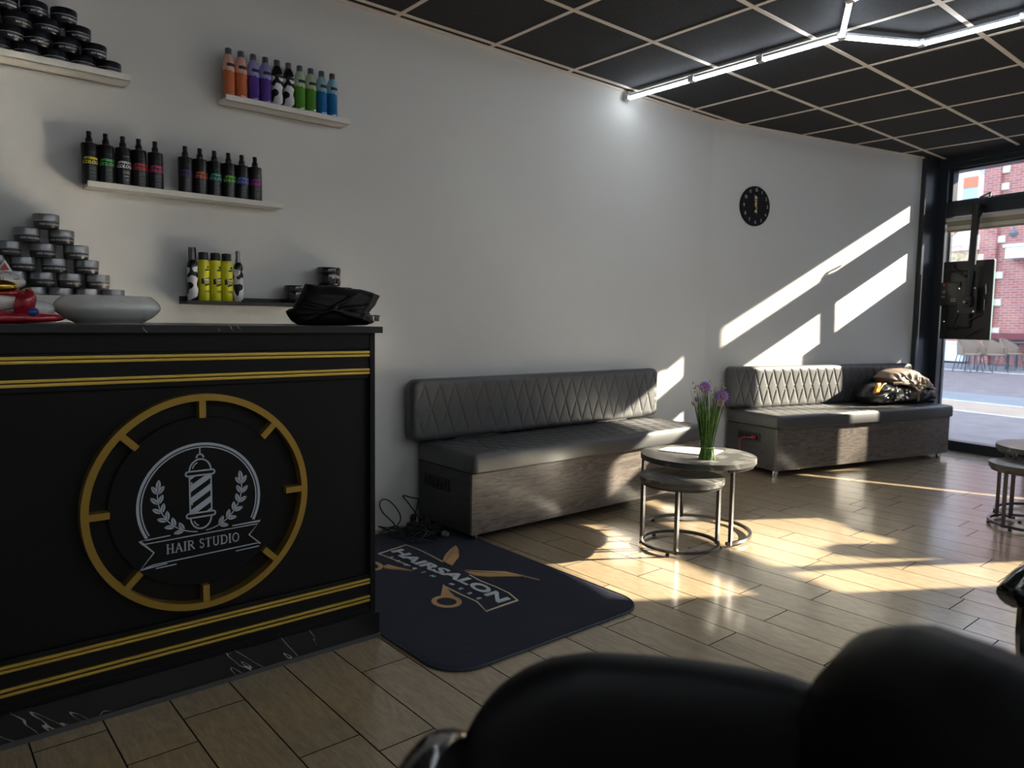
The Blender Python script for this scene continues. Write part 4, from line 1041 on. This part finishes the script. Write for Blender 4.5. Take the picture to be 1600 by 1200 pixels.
for k in range(300):
    a = rnd.random()*2*PI; q = math.sqrt(rnd.uniform(.25, 1)); H = rnd.uniform(.16, .37); P_ = []
    lean = rnd.uniform(-.012, .012)
    for i in range(7):
        z = H*i/6; r = rad(z)*q*(1+.1*math.sin(k)); P_.append((r*math.cos(a+z*1.2)+lean*z*4, r*math.sin(a+z*1.2), z))
    R0 = rnd.uniform(.0013, .0021)
    tube(bm if (k % 3 and H < .34) else bm2, P_, [R0]*4+[R0*.8, R0*.5, R0*.15], 4)
obj('grass_stems', bm, GR, t); obj('dark_grass_blades', bm2, GR2, t)
bm = B(); lathe(bm, [(.024, 0), (.036, .001), (.026, .055), (.02, .06)], 24); obj('bundle_core', bm, mat('deep_green_core', (.06, .16, .025), .6), t)
bm = B(); tube(bm, [(.0315*math.cos(a), .0315*math.sin(a), .060) for a in [2*PI*k/24 for k in range(24)]], .0035, 6, closed=True); obj('raffia_tie', bm, mat('light_green_tie', (.30, .48, .14), .5), t)
PUR = mat('purple_petal', (.36, .17, .62), .5); YE = mat('ochre_flower_centre', (.45, .22, .04), .6); PKW = mat('cream_bud', (.50, .48, .30), .6)
fwdv = Vector((-.80, -.58, .12)).normalized()
def flower(x, y, z, r, m, nm):
    bm = B(); nn = fwdv; e1 = nn.cross(Vector((0, 0, 1))).normalized(); e2 = nn.cross(e1)
    for k in range(14):
        a = 2*PI*k/14; d = e1*math.cos(a)+e2*math.sin(a); s_ = nn.cross(d); c = Vector((x, y, z))
        bm.faces.new([bm.verts.new(q) for q in (c+d*r*.15+nn*.002, c+d*r*.6+s_*r*.2+nn*.004, c+d*r-nn*.003+s_*r*.06, c+d*r-nn*.003-s_*r*.06, c+d*r*.6-s_*r*.2+nn*.004)])
    f = obj(nm, bm, m, t)
    bm = B(); blob(bm, (x+nn.x*.004, y+nn.y*.004, z+nn.z*.004), (r*.26, r*.26, r*.26), 12, 6); obj('flower_centre', bm, YE, f, smooth='all')
    bm = B(); tube(bm, [(x*.4, y*.4, z-.14), (x*.8, y*.8, z-.05), (x, y, z-.002)], .0014, 5); obj('flower_stem', bm, GR2, f)
flower(-.045, -.005, .368, .029, PUR, 'purple_flower'); flower(.030, -.055, .322, .034, PUR, 'purple_flower'); flower(-.062, .025, .305, .015, PUR, 'purple_flower'); flower(.018, -.055, .290, .021, mat('pink_cream_petal', (.52, .36, .42), .5), 'pink_flower'); flower(.0, .02, .35, .024, PKW, 'cream_flower')
bm = B()
for k in range(34):
    a = rnd.choice([rnd.uniform(1.9, 3.4), rnd.uniform(-1.6, .6)]); r = rnd.uniform(.05, .085); z = rnd.uniform(.25, .39); blob(bm, (r*math.cos(a), r*math.sin(a), z), (.0045, .0045, .006), 7, 4)
obj('tiny_buds', bm, PKW, t)['kind'] = 'stuff'

# ---------------------------------------------------------------- jacket and bag on the second bench
def onb(P_, s0=1.8, z0=.462): return [(x-s0, max(.0, z-z0)) for x, z in P_]
NYL = mat('black_nylon', (.016, .016, .018), .33, bump=(70, .2)); BRN = mat('taupe_brown_jacket', (.22, .165, .125), .55, bump=(120, .15))
# outlines measured on planes about .37 m in front of the wall
t = thing('black_holdall', 'black nylon bag with an orange tag, lying on the bench by the window', 'bag', W(1.79, .29, .464), -WA)
P_ = [(-.36, .10), (-.30, .15), (-.20, .175), (-.12, .17), (.0, .155), (.15, .145), (.20, .09), (.19, .03), (.10, .0), (-.14, .0), (-.27, .0), (-.35, .015), (-.38, .06)]
bm = puff(P_, .11, folds=((-.1, .08, 1.2, .006, .018), (.03, .08, 1.7, .006, .018), (-.22, .08, .3, .007, .015), (-.05, .03, .1, .007, .013), (.08, .08, 2.0, .006, .016), (-.16, .08, .8, .006, .014)), nz=.012, seed=8, rings=20, sc_=12, seg=140); obj('bag_body', bm, NYL, t, smooth='all')
P2 = [(.12, .06), (.20, .14), (.32, .165), (.46, .14), (.50, .08), (.505, .0), (.36, .0), (.18, .0), (.12, .01)]
bm = puff(P2, .11, folds=((.3, .08, .5, .010, .014), (.42, .07, 1.2, .010, .012)), nz=.008, seed=18, rings=18, sc_=12, seg=120); obj('side_pocket', bm, NYL, t, smooth='all')
ORG = mat('bright_orange_fabric', (.85, .28, .01), .5)
bm = puff([(-.345, .178), (-.30, .182), (-.305, .155), (-.325, .10), (-.36, .095), (-.385, .095), (-.365, .13)], .012, depth=-.115, nz=.003, seed=2, rings=6, seg=40); obj('orange_tag', bm, ORG, t, smooth='all')
bm = B(); tube(bm, [(-.21, -.10, .172), (-.26, -.115, .168), (-.30, -.122, .14), (-.325, -.122, .11)], .004, 6, flat=.5); obj('yellow_piping', bm, mat('yellow_green_piping', (.62, .55, .08), .5), t, smooth=True)
bm = B()
for k in range(5): tube(bm, [(-.20+.012*k, -.118, .155-.004*k), (-.195+.014*k, -.122, .13-.006*k), (-.18+.012*k, -.12, .112)], .002, 5)
obj('zip_pulls', bm, CHR, t, smooth=True)
bm = B(); tube(bm, [(-.10, -.115, .15), (-.07, -.125, .11), (-.075, -.125, .05)], .0028, 6); tube(bm, [(-.05, -.118, .13), (-.025, -.125, .09), (-.03, -.12, .03)], .0022, 6); obj('pale_cord', bm, mat('pale_piping', (.55, .53, .48), .5), t, smooth=True)
t = thing('jacket', 'crumpled taupe brown jacket thrown over the black bag on the window bench', 'jacket', W(1.93, .28, .464), -WA)
J = [(-.30, .215), (-.235, .262), (-.15, .282), (-.02, .287), (.08, .275), (.165, .235), (.27, .19), (.335, .14), (.385, .085), (.335, .10), (.23, .125), (.14, .085), (.115, .03), (.10, .015), (.04, .0), (-.02, -.02+.02), (-.01, .06), (-.005, .115), (-.06, .15), (-.16, .165), (-.25, .17)]
bm = puff(J, .125, folds=((-.18, .22, 1.9, .008, .018), (-.06, .2, 1.3, .009, .02), (.04, .2, .9, .006, .022), (.13, .18, .5, .006, .020), (.22, .14, .3, .006, .018), (0, .12, 2.4, .007, .018), (-.12, .25, 1.0, .006, .02), (.1, .22, 1.6, .006, .02)), nz=.012, seed=5, rings=22, sc_=13, seg=160)
obj('jacket_body', bm, BRN, t, smooth='all')
bm = B(); tube(bm, smooth_pts([(-.26, -.11, .168), (-.17, -.135, .17), (-.07, -.14, .155), (.0, -.14, .12), (.03, -.14, .07), (.035, -.135, .02)], 5), .012, 8, flat=.6); obj('sleeve_hem', bm, BRN, t, smooth=True)

# ---------------------------------------------------------------- clock
t = thing('wall_clock', 'round black wall clock with white numerals on the bent wall', 'clock', W(.436, 0, 2.007), -WA)
bm = B(); lathe(bm, [(.148, 0), (.151, .004), (.151, .018), (.149, .021)], 72); put(bm, rot('X', 90)); obj('clock_face', bm, mat('black_clock_face', (.008, .008, .011), .6, spec=.2), t, smooth=True)
NUM = mat('ivory_numerals', (.62, .60, .55), .6)
bm = B()
for h in range(1, 13):
    a = PI/2-h*PI/6; q = text_bm(str(h), .034, .0006)
    for v in q.verts: v.co = Vector((v.co.x*.8+.122*math.cos(a), -.0222, v.co.y+.122*math.sin(a)))
    me_ = bpy.data.meshes.new('x'); q.to_mesh(me_); q.free(); bm.from_mesh(me_); bpy.data.meshes.remove(me_)
obj('numerals', bm, NUM, t)
bm = B(); prism(bm, [(-.004, 0), (.004, 0), (.0015, .085), (-.0015, .085)], -.026, -.024, rot('Y', -12)); obj('minute_hand', bm, GOLD, t)
bm = B(); prism(bm, [(-.004, 0), (.004, 0), (.0015, -.06), (-.0015, -.06)], -.028, -.0262, rot('Y', -8)); obj('hour_hand', bm, GOLD, t)
bm = B(); lathe(bm, [(.006, 0), (.006, .004)], 16); put(bm, T(0, -.0285, 0) @ rot('X', 90) @ T(0, 0, -.002)); obj('hub', bm, GOLD, t)
bm = B()
prism(bm, [(-.013, .055), (.013, .055), (.009, .075), (-.009, .075)], -.0225, -.021); prism(bm, [(-.013, .040), (.013, .040), (.013, .046), (-.013, .046)], -.0225, -.021)
prism(bm, [(-.010, .002), (.010, .018), (.010, .034), (-.010, .018)], -.0225, -.021); prism(bm, [(-.008, -.048), (.008, -.048), (.006, -.030), (-.006, -.030)], -.0225, -.021)
obj('pole_emblem', bm, NUM, t)
bm = B(); prism(bm, [(-.010, -.012), (.010, .004), (.010, .014), (-.010, -.002)], -.0227, -.0212); prism(bm, [(.008, .018), (.018, .024), (.010, .034)], -.0227, -.0212); obj('red_stripe', bm, mat('dull_red_stripe', (.35, .03, .03), .5), t)

# ---------------------------------------------------------------- LED tubes
LZ = 2.553
LEDM = mat('led_diffuser', (.9, .95, 1), .5, emit=(.86, .94, 1.0), es=6)
CLR = mat('frosted_connector', (.62, .66, .70), .25); HOUS = mat('pale_tube_housing', (.55, .58, .62), .35)
HX, HY = 3.735, 1.418; q = .4535; c3 = q*math.cos(PI/6); s3 = q*.5
hexv = [(HX, HY+q), (HX+c3, HY+s3), (HX+c3, HY-s3), (HX, HY-q), (HX-c3, HY-s3), (HX-c3, HY+s3)]
segs = [((HX, 3.285), (HX, 2.78), 'straight LED tube touching the wall at the ceiling'), ((HX, 2.78), (HX, 2.325), 'middle LED tube of the straight run from the wall'), ((HX, 2.325), (HX, HY+q), 'third LED tube from the wall, ending at the hexagon corner')]
hl = ['LED tube on the window side of the hexagon, from the corner joining the straight run', 'LED tube leading off the hexagon towards the top right corner of the photo', 'LED tube closing the hexagon on its far right', 'LED tube of the hexagon nearest the room middle', 'LED tube at the camera side of the hexagon', 'short looking LED tube of the hexagon rising to the top edge of the photo']
for k in range(6): segs.append((hexv[k], hexv[(k+1) % 6], hl[k]))
segs += [((HX, HY-q), (HX, HY-2*q), 'first LED tube beyond the hexagon'), ((HX, HY-2*q), (HX, HY-3*q), 'second LED tube beyond the hexagon'), ((HX-c3, HY+s3), (HX-2*c3, HY+2*s3), 'LED tube branching from the hexagon back over the room')][:2]
def run(x, ys, lb):
    for a, b_ in zip(ys, ys[1:]): segs.append(((x, a), (x, b_), lb))
def hexa(x, y, lb):
    v = [(x, y+q), (x+c3, y+s3), (x+c3, y-s3), (x, y-q), (x-c3, y-s3), (x-c3, y+s3)]
    for k in range(6): segs.append((v[k], v[(k+1) % 6], lb))
far = 'LED tube of the light pattern in the part of the room outside the photo'
hexa(3.735, HY-5*q-.002, far); run(3.735, [HY-2*q, HY-3*q, HY-4*q], far)
hexa(1.5, -1.6, far); hexa(-.6, -1.6, far); hexa(5.1, -.9, far); hexa(2.3, -.55, far); hexa(.45, -.65, far)  # unseen hexagons of tubes, added to brighten the room
first = None; joints = {}
for i, (a, b_, lb) in enumerate(segs):
    L_ = math.dist(a, b_); rz = math.atan2(b_[1]-a[1], b_[0]-a[0]); mid = ((a[0]+b_[0])/2, (a[1]+b_[1])/2, LZ)
    t = thing('led_tube', lb, 'light', mid, rz, 'white LED tubes under the ceiling'); h = L_/2-.018
    bm = B(); box(bm, -h, h, -.012, .012, .004, .018, None, .003); obj('tube_housing', bm, HOUS, t)
    bm = B(); box(bm, -h, h, -.0115, .0115, -.012, .0038, None, .005); obj('light_diffuser', bm, LEDM, t)
    for p in (a, b_): joints[(round(p[0], 3), round(p[1], 3))] = joints.get((round(p[0], 3), round(p[1], 3)), 0)+1
jn = {0: 'at the wall', 1: 'after the first tube from the wall', 2: 'after the second tube from the wall'}
for i, (p, c) in enumerate(joints.items()):
    t = thing('tube_connector', f'clear plastic LED tube connector {jn.get(i, "at a corner of the hexagon or beyond it")}', 'connector', (p[0], p[1], LZ), 0, 'clear LED tube connectors' if i < 3 else 'clear LED tube connectors round the hexagon')
    bm = B(); box(bm, -.020, .020, -.020, .020, -.014, .020, None, .004); obj('connector_body', bm, CLR, t)
    bm = B(); lathe(bm, [(.004, .018), (.004, CEIL-LZ)], 8); obj('hanger', bm, CHR, t)

# ---------------------------------------------------------------- screen hanging in the window, its pole, the blind
BK = mat('tv_back_plastic', (.018, .018, .019), .38)
# local: x to the right as seen from the room, y away from the room (towards the street), z up
t = thing('television', 'black portrait television seen from the back, hanging before the shop window', 'television', W(2.662, .333, 1.338), -WA-PI/2+math.radians(2))
bm = B(); box(bm, -.215, .215, .0, .026, -.345, .345, None, .006); obj('screen_body', bm, BK, t, smooth=True)
bm = B(); box(bm, -.210, .210, .0255, .0275, -.340, .340); obj('screen_glass', bm, BLKG, t)
bm = B(); box(bm, .2135, .2165, .012, .026, -.34, .34); obj('edge_strip', bm, mat('pale_teal_edge', (.30, .48, .48), .3), t)
bm = B(); box(bm, -.150, .06, -.03, .004, -.25, .26, None, .02); obj('back_cover', bm, BK, t, smooth=True)
bm = B(); box(bm, -.200, -.03, -.045, .0, -.05, .16, None, .008); eb = obj('electronics_box', bm, BK, t, smooth=True)
bm = B(); lathe(bm, [(.010, 0), (.010, .003)], 14); put(bm, T(-.165, -.055, .135) @ rot('X', 90)); obj('red_sticker', bm, mat('red_sticker', (.5, .03, .03), .5), eb)
bm = B(); box(bm, -.18, -.15, -.057, -.055, .06, .09); box(bm, -.185, -.15, -.057, -.055, .02, .04); obj('rating_label', bm, mat('grey_rating_label', (.14, .12, .10), .5), eb)
bm = B()
for k in range(4): box(bm, -.10+.012*k, -.094+.012*k, -.057, -.055, -.012, -.004); box(bm, -.10+.012*k, -.094+.012*k, -.057, -.055, .008, .014)
obj('port_row', bm, CHR, eb)
for P_, r_ in (([(-.12, -.01, .33), (-.12, -.02, .28), (.02, -.05, .20)], .009), ([(-.08, -.02, -.25), (.15, -.03, -.12)], .007), ([(.0, -.02, -.33), (.15, -.02, -.25)], .006), ([(-.1, -.035, -.28), (-.02, -.04, -.07)], .005)):
    bm = B(); tube(bm, P_, r_, 6); obj('stiffening_rib', bm, BK, t, smooth=True)
bm = B(); tube(bm, [(.165, -.004, .14), (.17, -.014, .12), (.165, -.004, .05)], .006, 6); tube(bm, [(.15, -.004, .02), (.165, -.016, .0), (.162, -.004, -.09)], .006, 6); obj('handle_clip', bm, CHR, t, smooth=True)
bm = B(); lathe(bm, [(.010, 0), (.010, .004), (.006, .007)], 12); put(bm, T(-.18, -.002, -.19) @ rot('X', 90)); obj('silver_catch', bm, CHR, t)
bm = B(); tube(bm, smooth_pts([(-.16, -.02, -.30), (-.165, -.02, -.40), (-.168, -.01, -.55), (-.17, -.02, -.72), (-.172, -.02, -.86)], 5), .0035, 6); obj('hanging_cable', bm, CAB, t, smooth=True)
m_ = thing('screen_mount', 'black ceiling pole and bracket carrying the television', 'bracket', W(2.575, .405, 1.338), -WA-PI/2+math.radians(2))
bm = B(); tube(bm, [(.0, 0, -.02), (.02, 0, .80)], .021, 16); obj('pole', bm, BLKM, m_, smooth=True)
bm = B(); tube(bm, [(.012, -.0, .30), (.02, 0, .82)], .030, 16); tube(bm, [(.02, -.0, .70), (.02, .09, .80)], .03, 12); obj('outer_sleeve', bm, BLKM, m_, smooth=True)
bm = B(); box(bm, -.10, .06, .015, .03, -.12, .12, None, .003); box(bm, -.03, .03, -.03, .02, -.06, .03, None, .006)
obj('vesa_plate', bm, BLKM, m_)
for x, z in ((-.085, .10), (.045, .10), (-.085, -.10), (.045, -.10)):
    bm = B(); lathe(bm, [(.009, 0), (.009, .004), (.005, .007)], 12); put(bm, T(x, .014, z) @ rot('X', 90)); obj('screw', bm, CHR, m_)
bm = B(); lathe(bm, [(.018, 0), (.018, .02), (.012, .028)], 14); put(bm, T(0, -.03, -.02) @ rot('X', 90)); obj('tilt_knob', bm, BLKG, m_, smooth=True)
BLD = mat('beige_blind_fabric', (.34, .31, .24), .7); BLC = mat('cream_blind_rail', (.60, .58, .50), .45)
for tc_, hw, lb in ((.50, .385, 'rolled up beige blind above the television in the shop window'), (1.655, .625, 'rolled up beige blind over the second shop window')):
    t = thing('roller_blind', lb, 'blind', W(2.66, tc_, 1.95), -WA-PI/2)
    bm = B(); box(bm, -hw-.005, hw+.005, -.005, .05, .085, .118, None, .004); obj('head_rail', bm, BLC, t)
    bm = B(); box(bm, -hw, hw, 0, .045, .045, .086, None, .012); obj('rolled_fabric', bm, BLD, t)
    bm = B(); box(bm, -hw, hw, -.003, .043, .012, .046, None, .004); obj('lower_fold', bm, BLC, t)
    bm = B(); box(bm, -hw+.005, hw-.005, .0, .035, -.004, .013, None, .003); obj('bottom_bar', bm, BLD, t)

# ---------------------------------------------------------------- chairs in the foreground
CH = mat('black_chair_leather', (.004, .004, .005), .5, spec=.3)
def salon_chair(root, w_, top, rb, arms=True, tilt=0, armz=0, armo=0):
    """local: x sideways, y towards the front of the seat, z up"""
    bh = top-.42
    bm = cushion(w_, bh, .085, R=rb, r=.04, nx=40, nz=30)
    for v in bm.verts:
        k = v.co.x/(w_/2); v.co.y -= -.05*k*k; v.co.y -= v.co.z*tilt
    bmesh.ops.transform(bm, matrix=T(0, -.27, .42+bh/2), verts=bm.verts); obj('backrest', bm, CH, root, smooth='all')
    bm = cushion(w_+.02, .50, .11, R=.06, r=.035, nx=30, nz=30); bmesh.ops.transform(bm, matrix=T(0, .02, .52) @ rot('X', -90), verts=bm.verts); obj('seat', bm, CH, root, smooth='all')
    if arms:
        for s in (-1, 1):
            bm = B(); X = s*(w_/2-.012+armo); tube(bm, smooth_pts([(X, -.22, .60+armz), (X, -.14, .645+armz), (X, -.06, .65+armz), (X, .0, .625+armz)], 5), .024, 12); ar = obj('armrest', bm, BLKG, root, smooth='all')
            bm = B(); tube(bm, smooth_pts([(X, -.06, .64), (X*.98, -.05, .52), (X*.85, -.05, .42)], 4), .013, 8); obj('arm_support', bm, CHR, ar, smooth=True)
    bm = B(); lathe(bm, [(.035, .05), (.035, .34), (.07, .36), (.12, .40), (.12, .412)], 24); obj('hydraulic_column', bm, CHR, root, smooth=True)
    bm = B(); lathe(bm, [(.205, 0), (.21, .006), (.20, .018), (.08, .05), (.04, .06)], 48); obj('round_base', bm, CHR, root, smooth=True)
def back_at(px_, py_, yaw_):   # root so that the backrest centre sits at the point given
    f = Vector((-math.sin(yaw_), math.cos(yaw_), 0)); return (px_+f.x*.25, py_+f.y*.25, 0)
ya = math.atan2(-.62, .44)    # seat faces away from the camera
ya = math.atan2(.600, .800)-PI/2+PI
t = thing('salon_chair', 'blurred black salon chair at the bottom middle, wide flat topped backrest', 'chair', back_at(.597, .429, ya), ya, 'black salon chairs in the foreground')
salon_chair(t, .43, .772, .12, armz=.045, armo=.02)
yb = math.atan2(-.36, .93)-PI/2
t = thing('salon_chair', 'blurred black salon chair in the bottom right corner, nearest to us', 'chair', back_at(.520, .158, yb), yb, 'black salon chairs in the foreground')
salon_chair(t, .40, .885, .19, arms=False)
t = thing('salon_chair', 'black salon chair cut off by the right edge, only its shiny armrest end showing', 'chair', (1.455, .149, 0), math.radians(80), 'black salon chairs in the foreground')
salon_chair(t, .42, .80, .10, armo=.047)
